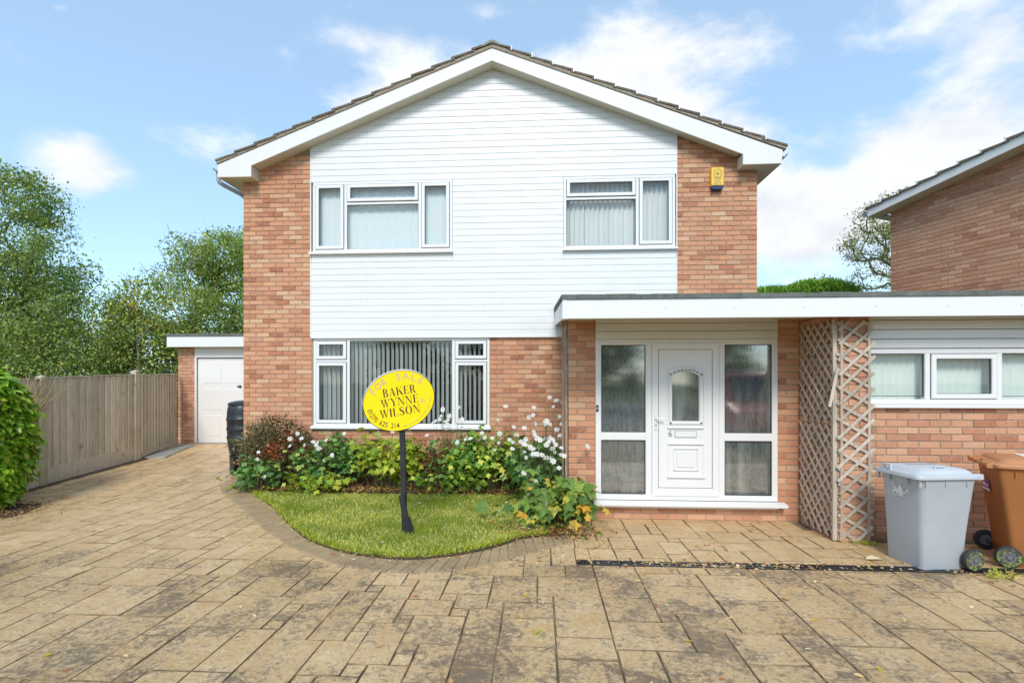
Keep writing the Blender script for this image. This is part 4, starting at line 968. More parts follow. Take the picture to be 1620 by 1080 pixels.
for (x, y, z), h in zip(pts[:3], (1.78, 1.79, 1.92)):
    m = MB(); hw = .055; hz = h
    m.box(x-hw, x+hw, y-hw, y+hw, z-.1, hz, rng.random()); m.add([(x-hw, y-hw, hz), (x+hw, y-hw, hz), (x+hw, y+hw, hz), (x-hw, y+hw, hz), (x, y, hz+.03)], [(0,1,4),(1,2,4),(2,3,4),(3,0,4)], .5); m.build('post', 'fence_post', fe, bevel=.004)
slab = MB(); slab.hexa([(-7.94, 1.55, .13), (-7.55, 1.6, .13), (-7.9, 2.95, .20), (-8.3, 2.95, .20)], [(-7.94, 1.55, .20), (-7.55, 1.6, .20), (-7.9, 2.95, .285), (-8.3, 2.95, .285)]); o = slab.build('concrete_slab', 'concrete_slab', None, bevel=.01); tag(o, 'pale grey concrete slab lying at the foot of the fence by the garage', 'slab')

# ================================================================== WATER BUTT
bx, by = -5.235, .52; bz = gz(by)
wb = thing('water_butt', 'black ribbed plastic water butt on a stand at the left corner of the house', 'water butt', (bx, by, bz))
m = MB(); m.lathe([(.0, .33), (.20, .33), (.225, .36), (.245, .48), (.258, .60), (.268, .62), (.268, .645), (.258, .66), (.262, .76), (.272, .775), (.272, .80), (.262, .815), (.265, .93), (.275, .945), (.275, .965), (.265, .98), (.262, 1.06), (.250, 1.16), (.232, 1.20), (0, 1.20)], (bx, by, bz), 32); m.build('barrel', 'black_plastic', wb, smooth=True)
m = MB(); m.lathe([(.245, 1.195), (.250, 1.20), (.250, 1.225), (.22, 1.25), (.10, 1.275), (0, 1.28)], (bx, by, bz), 32); m.build('lid', 'black_plastic', wb, smooth=True)
m = MB()
for k in range(5):
    a = k*2*math.pi/5+.3; m.hexa(*[[(bx+math.cos(a+da)*rr, by+math.sin(a+da)*rr, bz+zz) for da, rr in ((-.42, .22), (.42, .22), (.42, .13), (-.42, .13))] for zz in (.0, .328)])
m.lathe([(.0, .30), (.23, .30), (.23, .329), (0, .329)], (bx, by, bz), 24); m.build('stand', 'black_plastic', wb)
m = MB(); m.tube([(bx+.02, by-.25, bz+.47), (bx+.02, by-.32, bz+.47), (bx+.02, by-.33, bz+.44)], .014, 8); m.build('tap', 'black_plastic', wb)

# ================================================================== FOR SALE SIGN
sx, sy = -1.496, -2.52
sg = thing('for_sale_sign', 'oval yellow estate agent board on a leaning black post in the lawn', 'sign', (sx, sy, 0))
topx, topz = -1.535, 1.30
m = MB(); m.bar((sx+.0, sy, -.1), (topx, sy+.01, topz), .055, .05, up=(0, 1, 0)); m.build('post', 'dark_timber', sg, bevel=.003)
m = MB(); m.bar((sx+.06, sy-.035, -.02), (sx-.03, sy-.045, .47), .06, .035, up=(0, 1, 0)); m.bar((sx+.10, sy-.02, -.02), (sx+.035, sy-.03, .22), .05, .03, up=(0, 1, 0)); m.build('wedge', 'dark_timber', sg, bevel=.003)
Cx, Cz, Yb = -1.553, 1.507, sy-.055; rx_, rz_, tilt = .405, .325, R(21)
def bp(x, z, off=0.0):
    """board plane to space, the board turned a little and leaning"""
    y = Yb-off+.10*x*0-.02*z
    return (Cx+x, y+.06*x, Cz+z)
def oval(k, n=56): return [(rx_*k*math.cos(a)*math.cos(tilt)-rz_*k*math.sin(a)*math.sin(tilt), rx_*k*math.cos(a)*math.sin(tilt)+rz_*k*math.sin(a)*math.cos(tilt)) for a in [2*math.pi*i/n for i in range(n)]]
def disc(m, pts_, o0, o1, dx=0, dz=0):
    n = len(pts_); V = [bp(x+dx, z+dz, o1) for x, z in pts_]+[bp(x+dx, z+dz, o0) for x, z in pts_]
    m.add(V, [tuple(range(n)), tuple(range(2*n-1, n-1, -1))]+[(i, i+n, (i+1) % n+n, (i+1) % n) for i in range(n)])
m = MB(); disc(m, oval(1.0), -.052, -.046, -.018, .012); m.build('board', 'sign_edge', sg, label='white backs of the rear board just showing at the upper left edge')
m = MB(); disc(m, oval(1.0), -.004, .0); m.build('board', 'sign_print', sg, label='front board with a thin dark rim')
m = MB(); disc(m, oval(.982), .0004, .0016); m.build('face', 'sign_yellow', sg)
ta = R(9.5)
def tf(x, z, e=0): return bp(x*math.cos(ta)-z*math.sin(ta)+.035*z, x*math.sin(ta)+z*math.cos(ta), .0022+e)
m = MB(); serif_text(m, 'BAKER', .090, .02, .062, tf, .37); serif_text(m, 'WYNNE', .090, .012, -.050, tf, .42); serif_text(m, 'WILSON', .090, .0, -.162, tf, .45); m.build('lettering', 'sign_print', sg)
m = MB(); f0 = lambda x, z: bp(x*math.cos(tilt)-z*math.sin(tilt), x*math.sin(tilt)+z*math.cos(tilt), .0022)
arc_text(m, 'FOR SALE', .105, 0, 0, rx_*.77, rz_*.68, R(133), R(27), f0, .004); m.build('lettering', 'sign_faded', sg)
m = MB(); put_text(m, '&', .10, lambda x, z: tf(x+.23, z-.07)); m.build('lettering', 'sign_faded', sg)
m = MB(); arc_text(m, '01270 625 214', .082, 0, 0, rx_*.90, rz_*.90, R(178), R(252), f0, .0006, True, .80); m.build('lettering', 'sign_print', sg)
m = MB(); arc_text(m, 'www.bakerwynneandwilson.com', .030, 0, 0, rx_*.90, rz_*.90, R(262), R(340), f0, .0, True, .8); m.build('lettering', 'letter_grey', sg)

# ================================================================== WHEELIE BINS
def wheelie(name, label, loc, rot, W, Dp, Ht, mb, ml, scale=1.0, wheelmat='wheel_grey', open_=0.0):
    """front of the bin at local -y, hinge and wheels at +y"""
    t = thing(name, label, 'wheelie bin', loc, 'wheelie bins by the wing wall', rotz=rot)
    m = MB()
    def rrect(w_, d, z, c, yo=0): 
        p = []
        for cx, cy, a0 in ((w_/2-c, d/2-c, 0), (-w_/2+c, d/2-c, 90), (-w_/2+c, -d/2+c, 180), (w_/2-c, -d/2+c, 270)):
            for k in range(4): a = R(a0+30*k); p.append((cx+c*math.cos(a), cy+c*math.sin(a)+yo, z))
        return p
    secs = [(W*.80, Dp*.66, 0.0, .03, -.0), (W*.82, Dp*.68, .02, .045, 0), (W*.86, Dp*.76, Ht*.40, .05, .01), (W*.93, Dp*.88, Ht*.90, .05, .03), (W*.95, Dp*.90, Ht*.955, .045, .03), (W*.985, Dp*.95, Ht*.957, .045, .03), (W*.985, Dp*.95, Ht*1.0, .045, .03)]
    base = len(m.v); rings = [rrect(*s_) for s_ in secs]; n = len(rings[0])
    for rg in rings: m.v += rg; m.r += [0]*n
    for i in range(len(rings)-1):
        for k in range(n): m.f.append((i*n+k, i*n+(k+1) % n, (i+1)*n+(k+1) % n, (i+1)*n+k))
    m.f.append(tuple(range(n))[::-1]); m.f.append(tuple((len(rings)-1)*n+k for k in range(n)))
    body = m.build('body', mb, t, smooth=True)
    # ribs under the rim
    for xx in (-.46, -.2, .2, .46): 
        P('rib', mb, t, (W*xx-.004, W*xx+.004, -Dp*.44-.0, -Dp*.40, Ht*.885, Ht*.955))
    for yy in (-.34, -.02, .32):
        for sx_ in (-1, 1): P('rib', mb, t, (min(sx_*W*.45, sx_*W*.487), max(sx_*W*.45, sx_*W*.487), Dp*yy-.004, Dp*yy+.004, Ht*.88, Ht*.955))
    # lid: rim skirt, raised crown
    m = MB(); zl = Ht+.002
    secs = [(W*1.04, Dp*1.02, zl-.035, .05, .01), (W*1.05, Dp*1.03, zl-.012, .055, .01), (W*1.02, Dp*1.0, zl+.004, .055, .01), (W*.92, Dp*.90, zl+.012, .06, .01), (W*.89, Dp*.87, zl+.028, .06, .012), (W*.82, Dp*.80, zl+.044, .07, .012), (W*.40, Dp*.45, zl+.058, .05, .015)]
    rings = [rrect(*s_) for s_ in secs]
    for rg in rings: m.v += rg; m.r += [0]*n
    for i in range(len(rings)-1):
        for k in range(n): m.f.append((i*n+k, i*n+(k+1) % n, (i+1)*n+(k+1) % n, (i+1)*n+k))
    m.f.append(tuple((len(rings)-1)*n+k for k in range(n))); m.f.append(tuple(range(n))[::-1])
    lid = m.build('lid', ml, t, smooth=True)
    if open_: pass
    for sx_, yy in ((-.30, -.43), (.42, -.0)):
        h = MB(); 
        if sx_ < 0: 
            for x_ in (-.28, -.12): h.box(W*x_-.01, W*x_+.01, -Dp*.47-.01, -Dp*.47+.014, zl+.0, zl+.050)
            h.box(W*-.28-.01, W*-.12+.01, -Dp*.47-.0125, -Dp*.47+.0165, zl+.045, zl+.060)
        h_ = h if h.v else None
        if h_: h_.build('lid_handle', ml, lid, bevel=.003)
        else:
            h.box(W*.30, W*.33, -.05, -.035, zl+.03, zl+.062); h.box(W*.30, W*.33, .04, .055, zl+.03, zl+.062); h.box(W*.298, W*.332, -.052, .057, zl+.060, zl+.072); h.build('lid_handle', ml, lid, bevel=.003)
    # hinge bar behind
    m = MB(); yb_ = Dp*.5+.05
    for x_ in (-.42, .42, -.2, .2): m.box(W*x_-.022, W*x_+.022, Dp*.44, yb_+.01, zl-.045, zl+.005)
    m.tube([(-W*.46, yb_, zl-.02), (W*.46, yb_, zl-.02)], .016, 10); m.build('hinge_handle', ml, t, bevel=.002)
    # axle and wheels
    wr = .10; ya = Dp*.34+.035
    m = MB(); m.tube([(-W*.5, ya, wr), (W*.5, ya, wr)], .011, 8); m.build('axle', 'black_plastic', t)
    for sx_ in (-1, 1):
        cx_ = sx_*(W*.40+.045); m = MB(); h2 = .024
        m.lathe([(.055, -h2), (.088, -h2), (.0985, -h2*.6), (.1, 0), (.0985, h2*.6), (.088, h2), (.055, h2)], (cx_, ya, wr), 28, 'x'); whl = m.build('wheel', 'tyre', t, smooth=True)
        m = MB(); o_ = sx_*(h2+.001)
        m.lathe([(.047, o_), (.0875, o_)] if sx_ > 0 else [(.0875, o_), (.047, o_)], (cx_, ya, wr), 28, 'x'); m.build('wheel_band', wheelmat, whl)
        m = MB(); m.lathe([(0, -h2*.7), (.054, -h2*.7), (.054, h2*.7), (0, h2*.7)], (cx_, ya, wr), 24, 'x'); m.lathe([(.038, o_*.75), (.038, o_*1.02), (.048, o_*1.02), (.048, o_*.75)], (cx_, ya, wr), 24, 'x'); m.lathe([(0, o_*1.3), (.015, o_*1.25), (.016, 0)] if sx_ > 0 else [(.016, 0), (.015, o_*1.25), (0, o_*1.3)], (cx_, ya, wr), 12, 'x')
        for k in range(8):
            a = k*math.pi/4; dy_, dz_ = math.cos(a), math.sin(a); m.bar((cx_+o_*.85, ya+.012*dy_, wr+.012*dz_), (cx_+o_*.85, ya+.046*dy_, wr+.046*dz_), .008, .006, up=(1, 0, 0))
        m.build('hub', 'letter_grey', whl)
    return t, body, lid, zl
# the grey one: its front faces left, its side faces the viewer
g1, gb1, gl1, zl = wheelie('wheelie_bin', 'pale blue grey wheelie bin with a worn white sticker, next to the trellis', (3.655, -3.00, 0), R(-83), .50, .60, .865, 'bin_grey', 'bin_grey_lid', wheelmat='wheel_lime')
# worn number transfer on the front: scraps of white film
m = MB()
Dp_, W_ = .60, .50
for k in range(150):
    a = rng.gauss(0, .045); b = rng.gauss(0, .024); s_ = rng.uniform(.005, .015); z = .68+b; yf = -Dp_*(.38+.06*(z-.346)/.43)+.022-.006
    th = rng.uniform(0, 3.14); c_, sn_ = math.cos(th), math.sin(th)
    V = [(a+px_*c_-pz*sn_, yf-.0015-.00004*k, z+px_*sn_+pz*c_) for px_, pz in ((-s_, -s_*.3), (s_, -s_*.25), (s_*.6, s_*.4), (-s_*.8, s_*.3))]; m.add(V, [(0,1,2,3)])
m.build('worn_sticker', 'sticker_white', g1)
m = MB(); put_text(m, 'NO HOT ASHES', .042, lambda x, y: (-.02-y*1.0-.0, -.14+x, zl+.0592), .001); m.build('embossed_label', 'letter_grey', gl1)
g2, gb2, gl2, zl2 = wheelie('wheelie_bin', 'brown wheelie bin with a purple sticker at the right edge behind the grey bin', (4.70, -2.98, 0), R(64), .62, .74, .95, 'bin_brown', 'bin_brown_lid', wheelmat='wheel_lime')
m = MB(); x0, x1, z0, z1 = -.02, .20, .64, .76
def bf(x, z, e=0): return (.18-x, .74*(.38+.06*(z-.372)/.465)+.022+.008+e, z)
m.add([bf(x0, z0), bf(x1, z0), bf(x1, z1), bf(x0, z1)], [(0,1,2,3)]); stk = m.build('sticker', 'sticker_purple', g2)
m = MB(); 
for (a, b, c, d) in ((x0+.01, x1-.01, z0+.006, z0+.028), (x0+.02, x0+.12, z0+.045, z0+.075), (x0+.02, x0+.12, z0+.095, z0+.104), (x0+.14, x0+.18, z0+.045, z0+.07)): m.add([bf(a, c, .001), bf(b, c, .001), bf(b, d, .001), bf(a, d, .001)], [(0,1,2,3)])
m.build('sticker_print', 'sticker_white', stk)
m = MB(); m.box(-.17, .17, -.12, .12, zl2+.0585, zl2+.0605); m.build('lid_label', 'sticker_white', gl2)
# ================================================================== GROUND
def catmull(P_, n=8):
    P_ = [Vector((*p, 0)) for p in P_]; o = []
    for i in range(len(P_)-1):
        a, b, c, d = P_[max(i-1, 0)], P_[i], P_[i+1], P_[min(i+2, len(P_)-1)]
        for k in range(n):
            t = k/n; o.append(.5*((2*b)+(c-a)*t+(2*a-5*b+4*c-d)*t*t+(3*b-a-3*c+d)*t**3))
    o.append(P_[-1]); return [(p.x, p.y) for p in o]
def resample(P_, n):
    L = [0]
    for i in range(1, len(P_)): L.append(L[-1]+math.hypot(P_[i][0]-P_[i-1][0], P_[i][1]-P_[i-1][1]))
    o = []; j = 0
    for k in range(n+1):
        t = L[-1]*k/n
        while j < len(L)-2 and L[j+1] < t: j += 1
        f = (t-L[j])/max(L[j+1]-L[j], 1e-6); o.append((P_[j][0]+(P_[j+1][0]-P_[j][0])*f, P_[j][1]+(P_[j+1][1]-P_[j][1])*f))
    return o
def inpoly(x, y, P_):
    c = False; j = len(P_)-1
    for i in range(len(P_)):
        if (P_[i][1] > y) != (P_[j][1] > y) and x < (P_[j][0]-P_[i][0])*(y-P_[i][1])/(P_[j][1]-P_[i][1])+P_[i][0]: c = not c
        j = i
    return c
g = MB(); g.add([(-300, -300, -.10), (300, -300, -.10), (300, 300, -.10), (-300, 300, -.10)], [(0,1,2,3)]); tag(g.build('ground', 'far_grass'), kind='structure')
g = MB(); g.add([(-40, -34, -.06), (40, -34, -.06), (40, -13.1, -.06), (-40, -13.1, -.06)], [(0,1,2,3)]); tag(g.build('road', 'asphalt'), kind='structure')
ysr = [-13, -1.2, 3.4, 9]
drive = MB(); V = []
for y in ysr: V += [(-9.2, y, gz(y)-.013), (6.8, y, gz(y)-.013)]
drive.add(V, [(2*i, 2*i+1, 2*i+3, 2*i+2) for i in range(3)])
drv = tag(drive.build('driveway', 'joint_dirt'), kind='structure'); ORI[drv.name] = Vector((0, 0, 0))
inner = catmull([(-4.95, -.02), (-4.62, -.42), (-4.19, -.87), (-3.68, -1.36), (-3.24, -1.90), (-2.85, -2.36), (-2.42, -2.80), (-1.86, -3.14), (-1.29, -3.26), (-.83, -3.12), (-.48, -2.88), (-.17, -2.56), (.34, -2.40)])
outer = catmull([(-5.20, -.02), (-5.02, -.45), (-4.60, -.90), (-4.12, -1.38), (-3.68, -1.85), (-3.27, -2.30), (-2.83, -2.72), (-2.30, -3.15), (-1.60, -3.50), (-.95, -3.53), (-.50, -3.33), (-.13, -3.02), (.345, -2.66)])
bedpoly = inner+[(.345, -.0)]
outerpoly = outer+[(.345, 0), (-5.2, 0)]
def slabmesh(m, x0, x1, y0, y1, r):
    c, gp = .0055, .0022
    x0 += gp; x1 -= gp; y0 += gp; y1 -= gp
    j = lambda: rng.uniform(-.005, .005)
    q = [(x0+j(), y0+j()), (x1+j(), y0+j()), (x1+j(), y1+j()), (x0+j(), y1+j())]; cx, cy = (x0+x1)/2, (y0+y1)/2
    dz = rng.uniform(-.002, .002); tx, ty = rng.uniform(-.006, .006), rng.uniform(-.006, .006); tl = lambda x, y: dz+(x-cx)*tx+(y-cy)*ty
    V = [(x, y, gz(y)-.02) for x, y in q]+[(x, y, gz(y)-.007+tl(x, y)) for x, y in q]+[(x+(c if x < cx else -c), y+(c if y < cy else -c), gz(y)+tl(x, y)) for x, y in q]
    m.add(V, [(8,9,10,11)]+[(a, (a+1) % 4, (a+1) % 4+4, a+4) for a in range(4)]+[(a+4, (a+1) % 4+4, (a+1) % 4+8, a+8) for a in range(4)], r)
def joints(o):
    o.data.materials.append(MAT['joint_dirt']); n = len(o.data.polygons); o.data.polygons.foreach_set('material_index', [0 if i % 9 == 0 else 1 for i in range(n)]); return o
U = .128; GX0, GY0, NX, NY = -8.6, -6.0, 120, 73
occ = np.zeros((NX, NY), bool); slabs = []
sizes = [(3,3),(2,3),(3,2),(4,3),(3,4),(4,2),(2,2),(2,4),(4,4),(3,5),(5,3)]; wts = [5,5,4,3,4,2.5,3,3,2,2,1.5]
for j in range(NY):
    for i in range(NX):
        if occ[i, j]: continue
        for t in range(12):
            a, b = rng.choices(sizes, wts)[0]
            if i+a > NX or j+b > NY: continue
            if not occ[i:i+a, j:j+b].any(): break
        else: a = b = 1
        occ[i:i+a, j:j+b] = True; slabs.append((GX0+i*U, GX0+(i+a)*U, GY0+j*U, GY0+(j+b)*U))
def inside_build(x, y): return (y > .3 and x > -4.6 and x < 6.8) or (y > PY+.4 and x > .6 and x < 6.4) or (x > 3.5 and y > -2.1) or y > 3.4
keep = []
for s_ in slabs:
    cx, cy = (s_[0]+s_[2-1])/2, (s_[2]+s_[3])/2
    if inside_build(cx, cy) or all(inpoly(a, b, outerpoly) for a, b in ((s_[0], s_[2]), (s_[1], s_[2]), (s_[0], s_[3]), (s_[1], s_[3]))) or (cx < -8.0 and cy < 3): continue
    x0, x1, y0, y1 = s_
    parts_ = [(x0, x1, y0, y1)]
    if x1 > .36 and y0 < -3.145 and y1 > -3.27:          # split round the drain channel
        parts_ = [(max(x0, .0), x1, -3.145, y1), (max(x0, .0), x1, y0, -3.27)]
        if x0 < .34: parts_ = [(x0, .345, y0, y1), (.345, x1, -3.145, y1), (.345, x1, y0, -3.27)]
    for (a, b, c_, d_) in parts_:
        if b > 3.19: d_ = min(d_, -2.44) if a > 3.0 else d_
        if b-a > .03 and d_-c_ > .02: keep.append((a, b, c_, d_))
# cover the strip either side of the channel where the pattern was cut away
def area_key(s_):
    cx, cy = (s_[0]+s_[1])/2, (s_[2]+s_[3])/2; zc = (cy-CAMY)*math.cos(THETA)-cx*math.sin(THETA); xc = cx*math.cos(THETA)+(cy-CAMY)*math.sin(THETA)
    if zc < 2.3: return 1e3-cy
    u_ = xc/zc; return zc+(0 if abs(u_) < 1.1 else 50)
keep.sort(key=area_key); rest = MB()
for k, s_ in enumerate(keep):
    if k < 298:
        m = MB(); slabmesh(m, *s_, 0.0); joints(m.build('paving_slab', 'imprinted_concrete', drv))
    else: slabmesh(rest, *s_, rng.random())
joints(rest.build('paving_slabs', 'imprinted_concrete', drv, kind='stuff'))
ri, ro = resample(inner, 62), resample(outer, 62)
for i in range(62):
    m = MB(); t0, t1 = .03, .97
    A0 = [ri[i][k]+(ri[i+1][k]-ri[i][k])*t0 for k in (0, 1)]; A1 = [ri[i][k]+(ri[i+1][k]-ri[i][k])*t1 for k in (0, 1)]
    B0 = [ro[i][k]+(ro[i+1][k]-ro[i][k])*t0 for k in (0, 1)]; B1 = [ro[i][k]+(ro[i+1][k]-ro[i][k])*t1 for k in (0, 1)]
    qd = [B0, B1, A1, A0]; e_ = rng.uniform(-.0015, .0015)
    def ins(p, f=.025): cx = sum(a[0] for a in qd)/4; cy = sum(a[1] for a in qd)/4; return (p[0]+(cx-p[0])*f*1.6, p[1]+(cy-p[1])*f*1.6)
    b_ = [(p[0], p[1], gz(p[1])-.02) for p in qd]; md = [(p[0], p[1], gz(p[1])+.007) for p in qd]; tp = [(*ins(p), gz(p[1])+.012+e_) for p in qd]
    m.add(b_+md+tp, [(8,9,10,11)]+[(a, (a+1) % 4, (a+1) % 4+4, a+4) for a in range(4)]+[(a+4, (a+1) % 4+4, (a+1) % 4+8, a+8) for a in range(4)])
    m.build('border_stone', 'imprinted_border', drv)
# joint line outside the border
# lawn and bed
BACK = [(.345, -.55), (-.6, -.60), (-2.2, -.66), (-3.6, -.62), (-4.45, -.56)]
m = MB(); n = len(bedpoly)
m.add([(x, y, .030) for x, y in bedpoly]+[(x, y, gz(y)-.02) for x, y in bedpoly], [tuple(range(n))]+[(i, i+n, (i+1) % n+n, (i+1) % n) for i in range(n)])
tag(m.build('flower_bed', 'soil'), kind='structure')
lawnpoly = [(x+(-1.6-x)*.022, y+(-1.7-y)*.022) for x, y in inner if y < -.62 and x < .12]+[(.0, -1.9), (.10, -1.2), (.0, -.62), (-.9, -.66), (-2.2, -.72), (-3.6, -.66)]
m = MB(); n = len(lawnpoly)
m.add([(x, y, .040) for x, y in lawnpoly]+[(x, y, .0) for x, y in lawnpoly], [tuple(range(n))]+[(i, i+n, (i+1) % n+n, (i+1) % n) for i in range(n)])
tag(m.build('lawn', 'lawn_ground'), kind='structure')
def edge_dist(x, y, P_):
    d = 9
    for i in range(len(P_)):
        a, b = P_[i], P_[(i+1) % len(P_)]; vx, vy = b[0]-a[0], b[1]-a[1]; t = max(0, min(1, ((x-a[0])*vx+(y-a[1])*vy)/max(vx*vx+vy*vy, 1e-9))); d = min(d, math.hypot(x-a[0]-vx*t, y-a[1]-vy*t))
    return d
def rotm(yaw, pitch, roll):
    cy, sy, cp, sp, cr, sr = np.cos(yaw), np.sin(yaw), np.cos(pitch), np.sin(pitch), np.cos(roll), np.sin(roll)
    N = len(yaw); Rz = np.zeros((N, 3, 3)); Rx = np.zeros((N, 3, 3)); Ry = np.zeros((N, 3, 3))
    Rz[:, 0, 0] = cy; Rz[:, 0, 1] = -sy; Rz[:, 1, 0] = sy; Rz[:, 1, 1] = cy; Rz[:, 2, 2] = 1
    Rx[:, 0, 0] = 1; Rx[:, 1, 1] = cp; Rx[:, 1, 2] = -sp; Rx[:, 2, 1] = sp; Rx[:, 2, 2] = cp
    Ry[:, 0, 0] = cr; Ry[:, 0, 2] = sr; Ry[:, 2, 0] = -sr; Ry[:, 2, 2] = cr; Ry[:, 1, 1] = 1
    return Rz @ Rx @ Ry
def scatter(name, shape, pos, rot, size, rnd, mat, parent=None, kind=None):
    """join many copies of a small leaf shape; rot is (yaw, pitch, roll) arrays"""
    sv, sf = np.array(shape[0], float), np.array(shape[1]); N = len(pos); k = len(sv)
    Rm = rotm(*rot); V = np.einsum('nij,nkj->nki', Rm, sv[None]*np.asarray(size).reshape(N, 1, -1))+np.asarray(pos)[:, None, :]
    F = (sf[None]+(np.arange(N)*k)[:, None, None]).reshape(-1, sf.shape[1])
    off = ORI[parent.name] if parent is not None else (0, 0, 0)
    me = fastmesh(name, V.reshape(-1, 3), F, np.repeat(rnd, k), mat, off); o = new_obj(name, me, parent); tag(o, kind=kind); return o
DIAMOND = ([(0,0,0), (.28,.45,.05), (0,1,0), (-.28,.45,.05)], [(0,1,2,3)])
LEAF6 = ([(0,0,0), (.20,.28,.05), (.23,.62,.05), (0,1,-.06), (-.23,.62,.05), (-.20,.28,.05), (0,.5,-.02)], [(0,1,6),(1,2,6),(2,3,6),(3,4,6),(4,5,6),(5,0,6)])
def lobed(n=5, depth=.42, cup=.08):
    V = [(0, .42, 0)]; pts = []
    tips = [(-2.35, .42), (-1.25, .58), (0, .68), (1.25, .58), (2.35, .42)]
    for i, (a, r_) in enumerate(tips):
        pts.append((math.sin(a)*r_, .42+math.cos(a)*r_, -cup))
        if i < 4:
            b = (a+tips[i+1][0])/2; rr = (r_+tips[i+1][1])/2*(1-depth); pts.append((math.sin(b)*rr, .42+math.cos(b)*rr, cup*.3))
    pts.append((0, .0+.12, .02)); V += pts; k = len(pts)
    return V, [(0, i+1, (i+1) % k+1) for i in range(k)][:: 1]
LOBED = lobed(); LOBED = (LOBED[0], [(a, c, b) for a, b, c in LOBED[1]])
BLADE = ([(-.5,0,0), (.5,0,0), (.28,.12,.6), (-.1,.42,1.0)], [(0,1,2,3)])
# grass
cand = []
ed = []
while len(cand) < 52000:
    x, y = rng.uniform(-4.5, .2), rng.uniform(-3.3, -.55)
    if inpoly(x, y, lawnpoly): cand.append((x, y, .038))
pos = np.array(cand); N = len(pos)
patch = np.array([0.5+.28*math.sin(x*2.1+math.sin(y*1.7)*2)*math.sin(y*2.7+x)+.22*math.sin(x*7.3+y*3.1)*math.sin(y*8.3-x*2.2) for x, y, z in cand])
h = nr.uniform(.014, .036, N)*(1+.5*patch)
size = np.stack([nr.uniform(.004, .007, N), h, h], 1)
scatter('grass', BLADE, pos, (nr.uniform(0, 6.28, N), nr.normal(0, .35, N), nr.normal(0, .3, N)), size, np.clip(nr.beta(2, 3, N)*.65+patch*.45-.08, 0, .999), 'leaf_grass', kind='stuff')
ep = []
for x, y in resample([p for p in lawnpoly if True], 2600)[:1700]:
    for k in range(3): ep.append((x+rng.gauss(0, .02), y+rng.gauss(0, .02), .03))
pos = np.array(ep); N = len(pos); h = nr.uniform(.03, .07, N)
scatter('edge_grass', BLADE, pos, (nr.uniform(0, 6.28, N), nr.normal(0, .6, N), nr.normal(0, .5, N)), np.stack([np.full(N, .006), h, h], 1), nr.uniform(.2, .999, N), 'leaf_grass', kind='stuff')

# drain channel
dc = thing('drain_channel', 'black slotted drain channel running across the paving in front of the porch', 'drain', (3.0, -3.2, 0))
P('channel_edge', 'black_plastic', dc, (.35, 6.4, -3.270, -3.255, -.02, .006)); P('channel_edge', 'black_plastic', dc, (.35, 6.4, -3.160, -3.145, -.02, .006)); P('trough', 'gasket', dc, (.35, 6.4, -3.254, -3.161, -.035, -.02))
for s_ in range(6):
    m = MB(); x0 = .352+s_*1.0; xe = min(x0+.994, 6.4)
    for yy in (-3.253, -3.213, -3.173): m.box(x0, xe, yy, yy+.011, -.014, .004)
    k = 0
    while x0+k*.026 < xe: m.box(x0+k*.026, x0+k*.026+.012, -3.242, -3.162, -.013, .002); k += 1
    m.build('grate', 'black_plastic', dc)

# ================================================================== PLANTS
rng.seed(41); nr.seed(17)
flower_me = None
def flower_mesh():
    global flower_me
    if flower_me: return flower_me
    V = []; F = []; mi = []
    for k in range(6):
        a = k*math.pi/3; c, s = math.cos(a), math.sin(a); base = len(V)
        for (px_, py_, pz_) in ((.12,-.10,.02),(.55,-.34,.10),(1.0,-.2,.06),(1.02,.18,.07),(.55,.34,.09),(.12,.10,.02)): V.append((px_*c-py_*s, px_*s+py_*c, pz_+(k % 2)*.03))
        F.append(tuple(base+i for i in range(6))); mi.append(0)
    b = len(V)
    for k in range(6): a = k*math.pi/3; V.append((.2*math.cos(a), .2*math.sin(a), .12))
    V.append((0, 0, .26)); F += [(b+i, b+(i+1) % 6, b+6) for i in range(6)]; mi += [1]*6
    me = bpy.data.meshes.new('flower'); me.from_pydata(V, [], F); me.materials.append(MAT['petal_white']); me.materials.append(MAT['flower_eye']); me.polygons.foreach_set('material_index', mi); me.update(); flower_me = me; return me
